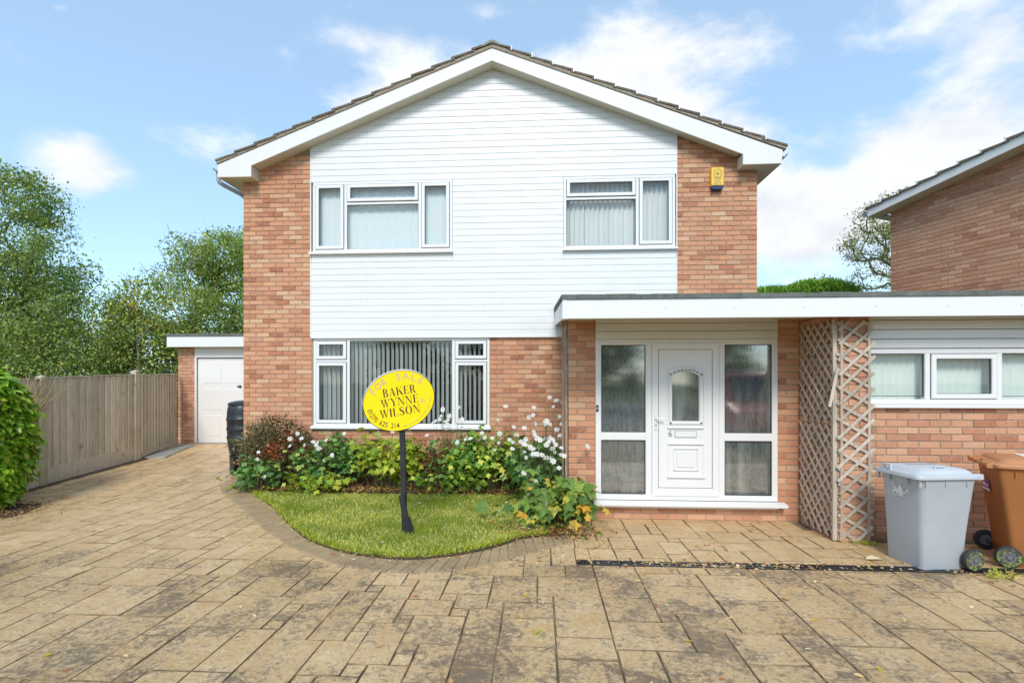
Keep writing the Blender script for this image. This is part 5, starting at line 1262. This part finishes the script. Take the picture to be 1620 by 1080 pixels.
def plant(name, label, cat, base, rx, ry, h, nleaf, shape, mat, ls, flowers=(), stems=14, stemmat='stem_green', low=.0, big=0, droop=.5, hole=.0, zshape=1.0, group=None, leafname='leaf'):
    """a clump of stems with leaves at their ends; flowers is a list of world points"""
    bx_, by_ = base; bz_ = gz(by_)+.02
    t = thing(name, label, cat, (bx_, by_, bz_), group)
    tips = []
    st = MB()
    for k in range(stems):
        a = rng.uniform(0, 6.28); rr = math.sqrt(rng.random()); z = h*(low+(1-low)*rng.uniform(.35, 1)**.8)*(1-.35*rr*rr*zshape)
        ex, ey = bx_+math.cos(a)*rr*rx, by_+math.sin(a)*rr*ry; x0_, y0_ = bx_+math.cos(a)*rr*rx*.45, by_+math.sin(a)*rr*ry*.45
        mid = ((ex+x0_)/2+rng.uniform(-.04, .04), (ey+y0_)/2+rng.uniform(-.03, .03), bz_+z*.6)
        P3 = [(x0_, y0_, bz_-.02), mid, (ex, ey, bz_+z)]; st.tube(P3, [.006, .004, .002], 4, False)
        for tt in (.45, .6, .75, .88, 1.0): tips.append(Vector(P3[0]).lerp(Vector(P3[1]), min(1, tt*1.4)).lerp(Vector(P3[2]), tt))
    for fl in flowers:
        fx_, fy_, fz_ = fl; sx_ = bx_+(fx_-bx_)*.45; sy_ = by_+(fy_-by_)*.5
        st.tube([(sx_, sy_, bz_+.05), ((sx_+fx_)/2+rng.uniform(-.03, .03), (sy_+fy_)/2, bz_+(fz_-bz_)*.6), (fx_, fy_, fz_)], [.004, .0028, .0018], 4, False)
    st.build('stem', stemmat, t)
    T_ = np.array([tuple(v) for v in tips]); idx = nr.randint(0, len(T_), nleaf)
    pos = T_[idx]+nr.normal(0, 1, (nleaf, 3))*np.array([ls*.9, ls*.8, ls*.7]); pos[:, 2] = np.maximum(pos[:, 2], bz_+.03)
    pos[:, 1] = np.minimum(pos[:, 1], -.05 if by_ < 0 and by_ > -1.2 else 1e3)
    out = np.arctan2(pos[:, 1]-by_, pos[:, 0]-bx_); yaw = out-math.pi/2+nr.normal(0, .9, nleaf); pitch = nr.normal(-droop, .45, nleaf); roll = nr.normal(0, .5, nleaf)
    # leaf blades turn their faces up and outwards
    sz = ls*nr.uniform(.55, 1.25, nleaf); rnd = nr.rand(nleaf)
    camd = np.hypot(pos[:, 0], pos[:, 1]-CAMY); order = np.argsort(camd)
    if big:
        me = MB(); me.add(*shape); me = me.mesh(leafname, mat)
        off = ORI[t.name]
        for i in order[:big]:
            o = new_obj(leafname, me, t, Vector(pos[i])-off); o.rotation_euler = rot_to_euler(yaw[i], pitch[i], roll[i]); o.scale = (sz[i],)*3
        order = order[big:]
    if len(order):
        scatter('foliage', shape, pos[order], (yaw[order], pitch[order], roll[order]), np.repeat(sz[order][:, None], 3, 1), rnd[order], mat, t)
    for fl in flowers:
        o = new_obj('flower', flower_mesh(), t, Vector(fl)-ORI[t.name]); s_ = rng.uniform(.022, .034); s_ *= 1.15; o.scale = (s_, s_, s_)
        o.rotation_euler = (R(rng.uniform(35, 85)), 0, rng.uniform(-.7, .7)); o.rotation_euler.rotate_axis('Z', rng.uniform(0, 1)) 
    return t
def rot_to_euler(yaw, pitch, roll):
    return (Matrix.Rotation(yaw, 3, 'Z') @ Matrix.Rotation(pitch, 3, 'X') @ Matrix.Rotation(roll, 3, 'Y')).to_euler()
def fl(cx, cy, cz, n, sx_, sy_, sz_): return [(cx+rng.gauss(0, sx_), cy+rng.gauss(0, sy_), cz+rng.gauss(0, sz_)) for _ in range(n)]
bedg = 'plants in the bed under the front window'
plant('heather', 'dark bushy heather shrub at the left end of the bed against the brick pier', 'shrub', (-4.25, -.32), .55, .22, 1.18, 7000, DIAMOND, 'leaf_heather', .06, stems=75, stemmat='stem_brown', droop=-.6)
plant('heather', 'rust red patch of low shrub growing in front of the dark heather', 'shrub', (-4.0, -.44), .36, .10, .92, 2400, DIAMOND, 'leaf_red', .05, stems=26, stemmat='stem_brown', droop=-.6, low=.6)
plant('foxglove_plant', 'small clump of broad light green leaves on the corner of the border', 'plant', (-4.60, -.52), .12, .10, .22, 24, LEAF6, 'leaf_lime', .14, stems=8, droop=.1, big=20)
plant('anemone_plant', 'low white flowered anemone in front of the heather', 'plant', (-4.30, -.62), .34, .12, .55, 330, LOBED, 'leaf_anemone', .085, flowers=[(-4.22, -.75, .66), (-4.24, -.74, .55), (-4.10, -.8, .30), (-4.0, -.5, .7)], stems=16)
plant('anemone_plant', 'white flowered anemone between the heather and the window centre', 'plant', (-3.35, -.42), .62, .22, .86, 900, LOBED, 'leaf_anemone', .085, flowers=fl(-3.35, -.70, .74, 15, .28, .03, .12), stems=34)
plant('vine', 'yellow green lobed vine low in the bed left of the sign', 'climbing plant', (-3.30, -.68), .55, .12, .34, 190, LOBED, 'leaf_lime', .10, stems=16)
plant('vine', 'bright lime green vine directly behind the sign post', 'climbing plant', (-2.40, -.45), .50, .20, .95, 640, LOBED, 'leaf_lime', .115, flowers=[(-2.2, -.66, .98), (-2.05, -.6, .40)], stems=28)
plant('twiggy_shrub', 'brown dry twiggy shrub behind the sign post', 'shrub', (-1.60, -.34), .66, .20, .80, 2800, DIAMOND, 'leaf_dry', .05, stems=90, stemmat='stem_brown', droop=-.5)
plant('anemone_plant', 'tall white anemone in front of the window sill right of the sign', 'plant', (-1.32, -.34), .48, .16, .95, 560, LOBED, 'leaf_anemone', .08, flowers=fl(-1.38, -.42, 1.16, 16, .13, .04, .13)+fl(-1.1, -.5, .9, 5, .3, .03, .12), stems=30)
plant('vine', 'dark green and yellow vine under the brick panel right of the window', 'climbing plant', (-.72, -.48), .62, .22, .92, 900, LOBED, 'leaf_vine', .105, flowers=fl(-.7, -.74, .84, 11, .3, .03, .12), stems=40)
plant('twiggy_shrub', 'dark brown leaved shrub filling the bed behind the flowers left of the sign', 'shrub', (-3.05, -.26), .75, .14, .78, 2600, DIAMOND, 'leaf_heather', .06, stems=80, stemmat='stem_brown', droop=-.4)
plant('twiggy_shrub', 'dark brown leaved shrub filling the bed behind the vine near the porch', 'shrub', (-.35, -.30), .60, .16, .80, 2400, DIAMOND, 'leaf_heather', .06, stems=70, stemmat='stem_brown', droop=-.4)
plant('vine', 'low trailing vine with yellowing leaves at the foot of the bed', 'climbing plant', (-1.3, -.62), .70, .12, .36, 300, LOBED, 'leaf_vine', .09, stems=22)
plant('anemone_plant', 'large anemone clump covered in white flowers beside the porch', 'plant', (.02, -1.05), .46, .50, .96, 900, LOBED, 'leaf_anemone', .105, flowers=fl(-.05, -1.40, 1.12, 32, .22, .12, .16)+fl(.12, -1.78, .86, 30, .24, .12, .10)+[(.13, -1.2, 1.5), (.22, -1.2, 1.46), (.31, -1.3, 1.44), (.18, -1.25, 1.38), (-.3, -1.3, 1.0), (-.2, -1.9, .6), (-.05, -2.0, .52)], stems=56)
plant('grape_leaf_plant', 'broad lobed leaves turning yellow at the front of the clump by the porch', 'plant', (.10, -1.98), .42, .26, .56, 170, LOBED, 'leaf_palmate', .17, stems=26, droop=.75, big=110, leafname='leaf')
plant('grape_leaf_plant', 'lobed green plant leaning over the foot of the porch pier', 'plant', (.40, -1.98), .20, .20, .55, 54, LOBED, 'leaf_palmate', .15, stems=12, droop=.6, big=44, leafname='leaf')
plant('grape_leaf_plant', 'few fallen over yellow green leaves on the paving edge', 'plant', (.42, -2.38), .22, .10, .16, 14, LOBED, 'leaf_palmate', .17, stems=5, droop=.5, big=14, leafname='leaf')
# dried brown leaf litter under the plants
N = 5200; pos = np.zeros((N, 3)); 
for i in range(N):
    if i < 3600: x, y = rng.uniform(-4.6, .3), -.60+abs(rng.gauss(0, .13))*(1 if rng.random() < .6 else -.5)
    else: x, y = rng.gauss(.05, .28), rng.gauss(-2.3, .12)
    pos[i] = (x, y, gz(y)+.035+rng.uniform(0, .05 if i < 3600 else .02))
scatter('leaf_litter', DIAMOND, pos, (nr.uniform(0, 6.28, N), nr.normal(0, .5, N), nr.normal(0, .5, N)), np.repeat(nr.uniform(.02, .055, N)[:, None], 3, 1), nr.rand(N), 'leaf_dry', kind='stuff')
# fallen leaves and petals on paving and lawn
pp = []
for _ in range(300): pp.append((rng.gauss(1.7, .8), rng.gauss(-3.2, .05)))
for _ in range(45): pp.append((rng.gauss(1.75, .16), rng.gauss(-2.75, .10)))
for _ in range(40): pp.append((rng.gauss(1.75, .10), rng.gauss(-3.26, .03)))
for _ in range(150): pp.append((rng.uniform(.4, 4.6), rng.gauss(-3.3, .35)))
for _ in range(120): pp.append((rng.gauss(.3, .4), rng.gauss(-2.75, .2)))
for _ in range(90): pp.append((rng.uniform(-3.0, 4.5), rng.uniform(-5.2, -2.6)))
for _ in range(60): pp.append((rng.gauss(3.95, .2), rng.gauss(-3.28, .04)))
for p in resample(inner, 260): 
    if rng.random() < .8: pp.append((p[0]+rng.gauss(0, .03), p[1]+rng.gauss(-.03, .03)))
for _ in range(80): pp.append((rng.uniform(-7.8, -5), rng.uniform(-2, 2.5)))
pp = [p for p in pp if not ((p[0] > .36 and p[1] > PY-.15) or (p[0] > 3.15 and p[1] > -2.5))]
pos = np.array([(x, y, gz(y)+.006+(.006 if inpoly(x, y, outerpoly) else 0)+(.03 if inpoly(x, y, lawnpoly) else 0)) for x, y in pp]); N = len(pos)
scatter('fallen_leaves', LEAF6, pos, (nr.uniform(0, 6.28, N), nr.normal(0, .12, N), nr.normal(0, .15, N)), np.repeat(nr.choice([.022, .032, .045, .06], N, p=[.35, .3, .25, .1])[:, None], 3, 1), nr.rand(N), 'leaf_litter', kind='stuff')
lp_ = [(rng.uniform(-4.2, .1), rng.uniform(-3.1, -.7)) for _ in range(90)]+[(rng.gauss(-.2, .3), rng.gauss(-1.9, .4)) for _ in range(60)]; lp_ = [p for p in lp_ if inpoly(*p, lawnpoly)]
pos = np.array([(x, y, .082) for x, y in lp_]); N = len(pos)
scatter('fallen_petals', DIAMOND, pos, (nr.uniform(0, 6.28, N), nr.normal(0, .3, N), nr.normal(0, .3, N)), np.repeat(nr.uniform(.018, .042, N)[:, None], 3, 1), nr.rand(N), 'petal_white', kind='stuff')
def one_leaf(label, x, y, s_, mat, rndcol, yaw, cat='leaf', z=None):
    m = MB(); m.add([(a*1.0, b-.5, c+.05) for a, b, c in LEAF6[0]], LEAF6[1], rndcol); o = new_obj('fallen_leaf', m.mesh('fallen_leaf', mat), None, (x, y, (gz(y)+.004) if z is None else z)); o.rotation_euler = (0, 0, yaw); o.scale = (s_, s_, s_); tag(o, label, cat)
m = MB(); V = []; F = []
for i in range(40):
    y = -2.6+i*.142; z = gz(y)+.004
    V += [(-8.1, y, z+.03), (-7.84+rng.uniform(-.03, .05)+(0 if y < 1.4 else -.16*(y-1.4)*.9), y, z)]
for i in range(39): F.append((2*i, 2*i+1, 2*i+3, 2*i+2))
m.add(V, F); tag(m.build('soil_edge', 'soil'), kind='structure')
m = MB(); V = [(-7.25+.55*(1+rng.uniform(-.12, .12))*math.cos(a), -1.95+.62*(1+rng.uniform(-.12, .12))*math.sin(a), .006) for a in [i*math.pi/14 for i in range(28)]]; m.add(V, [tuple(range(28))]); tag(m.build('soil_patch', 'soil'), kind='structure')
N = 900; pos = np.stack([nr.normal(-7.1, .3, N), nr.normal(-1.95, .4, N), nr.uniform(.006, .03, N)], 1)
scatter('leaf_litter', DIAMOND, pos, (nr.uniform(0, 6.28, N), nr.normal(0, .5, N), nr.normal(0, .5, N)), np.repeat(nr.uniform(.015, .05, N)[:, None], 3, 1), nr.rand(N), 'leaf_dry', kind='stuff')
one_leaf('long pale dry leaf lying on the paving by the foot of the grey bin', 3.22, -2.98, .20, 'leaf_litter', .7, R(-80))
one_leaf('orange leaf lying alone on the paving left of the lawn', -3.02, -2.93, .075, 'leaf_yellow', .5, 1.0)
one_leaf('orange leaf near the bottom left corner of the paving', -3.08, -5.0, .06, 'leaf_yellow', .4, 2.2)
one_leaf('rust brown leaf in the middle of the right hand paving', 1.93, -3.92, .075, 'leaf_litter', .05, .4)
one_leaf('bright yellow leaf on the right hand paving', 1.98, -4.25, .055, 'leaf_yellow', .9, 1.9)
one_leaf('amber leaf on the paving just in front of the drain channel', .93, -3.48, .06, 'leaf_yellow', .3, .2)
one_leaf('yellow and orange leaf at the lower right of the paving', 2.02, -4.86, .055, 'leaf_yellow', .6, 2.8)
one_leaf('orange leaf on the paving right of the centre joint', .98, -4.60, .055, 'leaf_yellow', .1, 1.2)
# weeds in the joints
for (x, y, n_, s_, lab) in ((4.02, -3.38, 60, .09, 'tuft of grass growing from a joint in front of the bins'), (3.42, -2.52, 70, .07, 'tuft of grass at the foot of the trellis pillar'), (-.02, -4.55, 22, .04, 'tiny weed in a paving joint at the bottom centre')):
    tt = thing('grass_tuft', lab, 'grass tuft', (x, y, 0)); pos = np.stack([nr.normal(x, s_*.8, n_), nr.normal(y, s_*.35, n_), np.full(n_, .002)], 1); h = nr.uniform(.4, 1.2, n_)*s_
    scatter('blades', BLADE, pos, (nr.uniform(0, 6.28, n_), nr.normal(0, .7, n_), nr.normal(0, .5, n_)), np.stack([np.full(n_, .004), h, h], 1), nr.uniform(.2, .9, n_), 'leaf_grass', tt, kind='stuff')
# hedge at the left edge: glossy laurel, big leaves
lh = thing('laurel_hedge', 'bright green glossy laurel bush at the left edge in front of the fence', 'hedge', (-7.34, -1.85, 0))
N = 5600; pos = []; nrm = []
for i in range(N):
    a = nr.uniform(0, 2*math.pi); v = nr.uniform(-.95, 1); rr = nr.uniform(.78, 1.0) if nr.rand() < .85 else nr.uniform(.5, 1.12)
    z = .96+v*.92; k = math.sqrt(max(0, 1-abs(v)**3)); bump = 1+.12*math.sin(a*5+z*4)+.08*math.sin(a*9-z*7)
    pos.append((-7.34+math.cos(a)*.38*k*rr*bump, -1.85+math.sin(a)*.55*k*rr*bump, max(z, .05))); nrm.append(a)
pos = np.array(pos); nrm = np.array(nrm); yaw = nrm-math.pi/2+nr.normal(0, .7, N); pitch = nr.normal(-.75, .5, N); roll = nr.normal(0, .45, N); sz = nr.uniform(.085, .15, N); rnd = nr.rand(N)
order = np.argsort(np.hypot(pos[:, 0]-(-1.5), pos[:, 1]-CAMY)); me = MB(); me.add(*LEAF6); me = me.mesh('leaf', 'leaf_laurel', smooth=True)
for i in order[:298]:
    o = new_obj('leaf', me, lh, Vector(pos[i])-ORI[lh.name]); o.rotation_euler = rot_to_euler(yaw[i], pitch[i], roll[i]); o.scale = (sz[i],)*3
o_ = order[298:]; scatter('leaves', LEAF6, pos[o_], (yaw[o_], pitch[o_], roll[o_]), np.repeat(sz[o_][:, None], 3, 1), rnd[o_], 'leaf_laurel', lh, kind='stuff')
m = MB()
for k in range(26):
    a = rng.uniform(0, 6.28); m.tube([(-7.34, -1.85, 0), (-7.34+math.cos(a)*.15, -1.85+math.sin(a)*.2, .8), (-7.34+math.cos(a)*.25, -1.85+math.sin(a)*.4, rng.uniform(1.2, 1.75))], [.02, .012, .005], 5, False)
m.build('branch', 'stem_brown', lh)
ds = thing('dry_branches', 'cut dead straw coloured branches sticking out above the laurel bush', 'branches', (-7.45, -1.0, 0))
m = MB()
for k in range(16):
    a = rng.uniform(-.5, 1.3); L_ = rng.uniform(.4, .85); s0_ = Vector((-7.62+rng.uniform(-.1, .15), -.98+rng.uniform(-.08, .08), 1.15)); e_ = s0_+Vector((math.sin(a)*L_*.9, rng.uniform(-.15, .1), .25+math.cos(a)*L_*.7)); md = s0_.lerp(e_, .5)+Vector((rng.uniform(-.05, .05), 0, .04))
    m.tube([s0_-Vector((0, 0, .6)), s0_, md, e_], [.012, .012, .008, .003], 5)
m.build('branch', 'dead_stem', ds)

# ================================================================== TREES
def tree(name, label, base, trunk_h, lobes, ntips, nleaf, leaf, mat, ls, bark='bark', tr_r=.16, spread=.28, cat='tree', group=None, lean=(0, 0), sparse=1.0, dead=False, shape=DIAMOND, seedv=1, stemk=1.0, trunks=1):
    """lobes: (x, y, z, rx, ry, rz, weight) volumes the crown fills; twigs grow to points in them"""
    rs = np.random.RandomState(seedv); base = Vector(base)
    t = thing(name, label, cat, tuple(base), group)
    wts_ = np.array([l[6] for l in lobes], float); wts_ /= wts_.sum(); tips = []
    for _ in range(ntips):
        l = lobes[rs.choice(len(lobes), p=wts_)]; v = rs.normal(size=3); v /= np.linalg.norm(v); r_ = rs.uniform(.25, 1)**(1/2.2)
        tips.append((l[0]+v[0]*r_*l[3], l[1]+v[1]*r_*l[4], l[2]+v[2]*r_*l[5]))
    tips = np.array(tips)
    top_ = np.array([base.x+lean[0], base.y+lean[1], base.z+trunk_h])
    nodes = [np.array(base)]; par = [-1]; plen = [0]
    for k in range(1, 7):
        f = k/6; p = np.array(base)*(1-f)+top_*f+rs.normal(0, .04*trunk_h/6, 3)*[1, 1, 0]; nodes.append(p); par.append(len(nodes)-2); plen.append(plen[-1]+trunk_h/6)
    tips = tips[np.argsort(np.linalg.norm(tips-top_, axis=1))]; NA = np.array(nodes); PL = np.array(plen); ends = []
    for tp in tips:
        d = np.linalg.norm(NA-tp, axis=1); cost = d*1.0+PL*.22+np.maximum(0, NA[:, 2]-tp[2]+.1)*.9; cost[:3] += 5
        j = int(np.argmin(cost)); a = NA[j]; dist = d[j]; n_ = max(1, int(dist/.45)); prev = j; new = []
        for k in range(1, n_+1):
            f = k/n_; p = a*(1-f)+tp*f; 
            if k < n_: p = p+rs.normal(0, .07*min(dist, 1.2), 3)+np.array([0, 0, .06*dist*math.sin(f*math.pi)])
            nodes.append(p); par.append(prev); plen.append(plen[prev]+dist/n_); prev = len(nodes)-1; new.append(p)
        NA = np.vstack([NA, new]); PL = np.array(plen); ends.append(prev)
    cnt = np.zeros(len(nodes)); 
    for e_ in ends: cnt[e_] = 1
    for i in range(len(nodes)-1, 0, -1): cnt[par[i]] += cnt[i]
    rad = np.maximum(.006*stemk, tr_r*(np.maximum(cnt, 1)/max(cnt[0], 1))**.52); rad[0] = tr_r*1.25
    V = []; F = []; K = 5
    kids = {}
    for i in range(1, len(nodes)):
        a, b = nodes[par[i]], nodes[i]; d = b-a; L_ = np.linalg.norm(d)
        if L_ < 1e-4: continue
        d = d/L_; ref = np.cross(d, [0, 0, 1.0] if abs(d[2]) < .9 else [1.0, 0, 0]); ref /= np.linalg.norm(ref); w2 = np.cross(d, ref); b0 = len(V)
        r0 = min(rad[par[i]], rad[i]*1.35); r1 = rad[i]; kk = 7 if r1 > .05 else (4 if r1 > .012 else 3)
        for p, r_ in ((a, r0), (b, r1)):
            for k in range(kk): an = 2*math.pi*k/kk; V.append(p+(ref*math.cos(an)+w2*math.sin(an))*r_)
        for k in range(kk): F.append((b0+k, b0+(k+1) % kk, b0+kk+(k+1) % kk, b0+kk+k))
    off = ORI[t.name]
    me = fastmesh('trunk', V, F, np.zeros(len(V)), bark, off); new_obj('trunk', me, t)
    if nleaf:
        E_ = np.array([nodes[e_] for e_ in ends]); dens = rs.uniform(.3, 1.7, len(E_))**1.3; dens /= dens.sum(); idx = rs.choice(len(E_), nleaf, p=dens)
        tone = rs.rand(len(E_)); tt = rs.uniform(0, 1, nleaf)**.6
        Pn = np.array([nodes[par[e_]] for e_ in ends]); pos = Pn[idx]*(1-tt)[:, None]+E_[idx]*tt[:, None]+rs.normal(0, 1, (nleaf, 3))*spread*np.array([1, 1, .75])
        scatter('crown', shape, pos, (rs.uniform(0, 6.28, nleaf), rs.normal(-.5, .6, nleaf), rs.normal(0, .6, nleaf)), np.repeat((ls*rs.uniform(.6, 1.3, nleaf))[:, None], 3, 1), np.clip(rs.rand(nleaf)*.6+tone[idx]*.4, 0, .999), mat, t)
    return t
tree('ash_tree', 'tall feathery green tree at the left edge behind the fence', (-16.6, 6.4, 0), 3.2,
     [(-16.9, 6.4, 6.7, 2.1, 1.7, 1.9, 2.8), (-15.7, 6.4, 7.3, .9, .9, .9, .6), (-15.6, 6.1, 5.0, 1.9, 1.8, 1.3, 2.4), (-15.1, 6.0, 3.9, 1.5, 1.5, 1.1, 1.6), (-17.4, 6.4, 4.2, 2, 2, 2, 1.5)], 520, 36000, None, 'leaf_ash', .098, tr_r=.12, spread=.20, seedv=3)
tree('field_maple', 'rounded tree with exposed forking branches just left of the house', (-11.0, 9.4, 0), 3.4,
     [(-11.6, 9.2, 6.3, 1.8, 1.4, .8, 2.2), (-10.4, 9.2, 6.1, 1.7, 1.4, 1.1, 2.4), (-9.6, 9.3, 5.0, 1.3, 1.4, 1.5, 1.3), (-12.6, 9.1, 5.2, 1.1, 1.1, .9, 1.3), (-11.0, 9.0, 4.6, 1.8, 1.2, 1.0, 1.8)], 480, 23000, None, 'leaf_field', .105, bark='bark_pale', tr_r=.12, spread=.18, seedv=5, stemk=1.3)
tree('bare_tree', 'leafless grey twigs rising above the hedgerow', (-11.4, 7.2, 0), 3.0,
     [(-11.7, 7.2, 5.6, .8, .6, 1.2, 2), (-12.5, 7.2, 4.9, 1.1, .6, .7, 2), (-10.9, 7.2, 5.9, .4, .4, .8, 1)], 70, 0, None, 'leaf_ash', .1, bark='bark_pale', tr_r=.04, seedv=8, stemk=1.3)
hedg = 'shrubs of the hedgerow behind the fence'
hs = [(-14.6, 4.6, 3.6, 1.5, 'leaf_ash', 'feathery green shrub filling the gap above the laurel bush'), (-12.5, 5.0, 4.3, 1.5, 'leaf_hedgerow', 'dark green hedgerow shrub above the middle of the fence'),
      (-10.9, 5.6, 4.9, 1.4, 'leaf_field', 'light green shrub with a few yellow leaves above the right fence post'), (-9.2, 6.0, 4.3, 1.4, 'leaf_hedgerow', 'dark shrub directly behind the garage roof'), (-16.6, 4.4, 3.7, 1.6, 'leaf_hedgerow', 'dark shrub at the far left behind the laurel'), (-7.6, 6.4, 4.5, 1.2, 'leaf_field', 'shrub beside the house wall above the garage roof')]
for k, (x, y, h_, r_, mt, lab) in enumerate(hs):
    tree('hedgerow_shrub', lab, (x, y, 0), .9, [(x, y, h_*.72, r_, 1.0, h_*.30, 2), (x+.3, y-.3, h_*.42, r_*1.05, 1.1, h_*.36, 2.6), (x-.5, y, h_*.55, r_*.9, .9, h_*.32, 1.2)], 280, 22000, None, mt, .092, tr_r=.07, spread=.2, cat='shrub', group=hedg, seedv=20+k)
tree('yellowing_shrub', 'spray of yellow autumn leaves in the hedgerow', (-10.9, 4.9, 0), 2.2, [(-10.95, 4.9, 4.0, .35, .3, .55, 1), (-11.7, 4.8, 3.5, .25, .25, .3, .6), (-10.3, 4.9, 3.3, .4, .3, .3, .5)], 30, 260, None, 'leaf_yellow', .08, tr_r=.04, spread=.13, cat='shrub', seedv=31)
_c = c2w(0, 0)
def WP(px, py, Y):
    u = (px-810)/780; k = u*math.sin(THETA)+math.cos(THETA); Z_ = (Y-CAMY)/k
    return Vector((Z_*(u*math.cos(THETA)-math.sin(THETA)), Y, EYE+(603-py)/780*Z_))
a = Vector((15.6, 14, 0))
tree('oak_tree', 'thinly leaved spreading tree between the two houses', (16.05, 14, 0), 5.2,
     [(15.2, 14, 8.9, 1.9, 1.3, 1.0, 2.2), (14.3, 14, 7.6, 1.6, 1.2, .9, 2), (15.4, 14, 7.4, 1.8, 1.3, 1.2, 1.6), (16.6, 14, 8.6, 1.5, 1.3, 1.7, 1.6), (14.2, 14, 6.1, 1.5, 1.1, .5, 1.2)], 620, 9500, None, 'leaf_sparse', .10, bark='bark_ivy', tr_r=.17, spread=.13, seedv=41, stemk=1.6)
tree('young_tree', 'small thin tree showing just above the conifer hedge', (12.6, 15.5, 0), 4.2, [(12.4, 15.5, 6.0, 1.2, .8, .45, 2), (13.8, 15.5, 5.9, .9, .7, .4, 1)], 90, 2600, None, 'leaf_sparse', .11, bark='bark_pale', tr_r=.1, spread=.16, seedv=43, stemk=1.6)
# conifer hedge behind the flat roof
ch = thing('conifer_hedge', 'clipped bright green conifer hedge showing above the flat roof', 'hedge', (6.5, 4.4, 0))
N = 26000; x = nr.uniform(4.6, 7.42, N); zt = 3.86+.03*np.sin(x*4.1)+.025*np.sin(x*9.3+1)+.16*np.clip((x-5.2)/1.2, 0, 1)-.15*np.clip((x-7.1)/.3, 0, 1)
z = np.where(nr.rand(N) < .75, zt-np.abs(nr.normal(0, .14, N)), nr.uniform(1.5, 3.8, N)); yy = 4.4+nr.uniform(-.55, .5, N)
scatter('sprays', ([(0,0,0), (.10,.4,.02), (0,1,0), (-.10,.4,.02)], [(0,1,2,3)]), np.stack([x, yy, z], 1), (nr.uniform(0, 6.28, N), nr.normal(1.15, .35, N), nr.normal(0, .5, N)), np.repeat(nr.uniform(.06, .15, N)[:, None], 3, 1), nr.rand(N), 'leaf_conifer', ch)
P('hedge_core', 'bark_ivy', ch, (4.65, 7.3, 4.0, 4.8, 0, 3.72))

# ================================================================== SEEN IN REFLECTIONS: red van on the drive and trees across the road
van = thing('parked_van', 'red van parked on the drive, mirrored in the right hand porch pane', 'van', (5.85, -9.9, 0), rotz=R(94))
def vanpart(name, mat, prof, w0, w1, **k):
    m = MB(); n = len(prof); m.add([(x, -w0, z) for x, z in prof]+[(x, w1, z) for x, z in prof], [tuple(range(n)), tuple(range(2*n-1, n-1, -1))]+[(i, i+n, (i+1) % n+n, (i+1) % n) for i in range(n)]); return m.build(name, mat, van, **k)
vanpart('body', 'car_red', [(-2.0, .35), (1.95, .35), (2.05, .55), (2.0, .95), (1.30, 1.18), (-1.98, 1.18), (-2.05, .8)], .86, .86, bevel=.06)
vanpart('cabin', 'car_red', [(-1.96, 1.185), (1.25, 1.185), (.62, 1.92), (-1.85, 1.98)], .80, .80, bevel=.08)
vanpart('windscreen', 'car_glass', [(1.262, 1.22), (1.275, 1.22), (.70, 1.86), (.685, 1.86)], .68, .68)
for s_ in (-1, 1):
    m = MB(); m.prism([(.95, 1.24), (.48, 1.80), (-.20, 1.82), (-.20, 1.24)], min(s_*.801, s_*.815), max(s_*.801, s_*.815)); m.build('side_window', 'car_glass', van)
    m = MB(); m.lathe([(0, .0), (.10, .0), (.13, -.03), (.14, -.10)], (2.02, s_*.62, .80), 20, 'x'); m.build('headlight', 'car_trim', van, smooth=True)
    for xx in (-1.35, 1.35):
        m = MB(); m.lathe([(0, -.1), (.28, -.1), (.31, -.07), (.31, .07), (.28, .1), (0, .1)], (xx, s_*.79, .31), 24, 'y'); wh = m.build('wheel', 'tyre', van); m = MB(); m.lathe([(0, -.104), (.19, -.104), (.19, .104), (0, .104)], (xx, s_*.79, .31), 20, 'y'); m.build('rim', 'car_trim', wh)
P('bumper', 'tyre', van, (1.98, 2.12, -.8, .8, .36, .56)); P('roof_bar', 'car_trim', van, (-1.0, -.94, -.7, .7, 2.02, 2.06), (.1, .16, -.7, .7, 2.02, 2.06))
for k, (x, y) in enumerate(((-9.5, -27), (-3, -29), (3.5, -28), (10, -27))):
    tree('street_tree', ['leafy tree across the road, far left', 'leafy tree across the road, left of centre', 'leafy tree across the road, right of centre', 'leafy tree across the road, far right'][k], (x, y, -.06), 2.2, [(x, y, 4.2, 2.4, 1.6, 1.9, 2), (x+1, y, 2.5, 2.6, 1.6, 1.8, 2)], 70, 2600, None, 'leaf_hedgerow', .42, tr_r=.2, spread=.5, group='trees across the road', seedv=60+k)
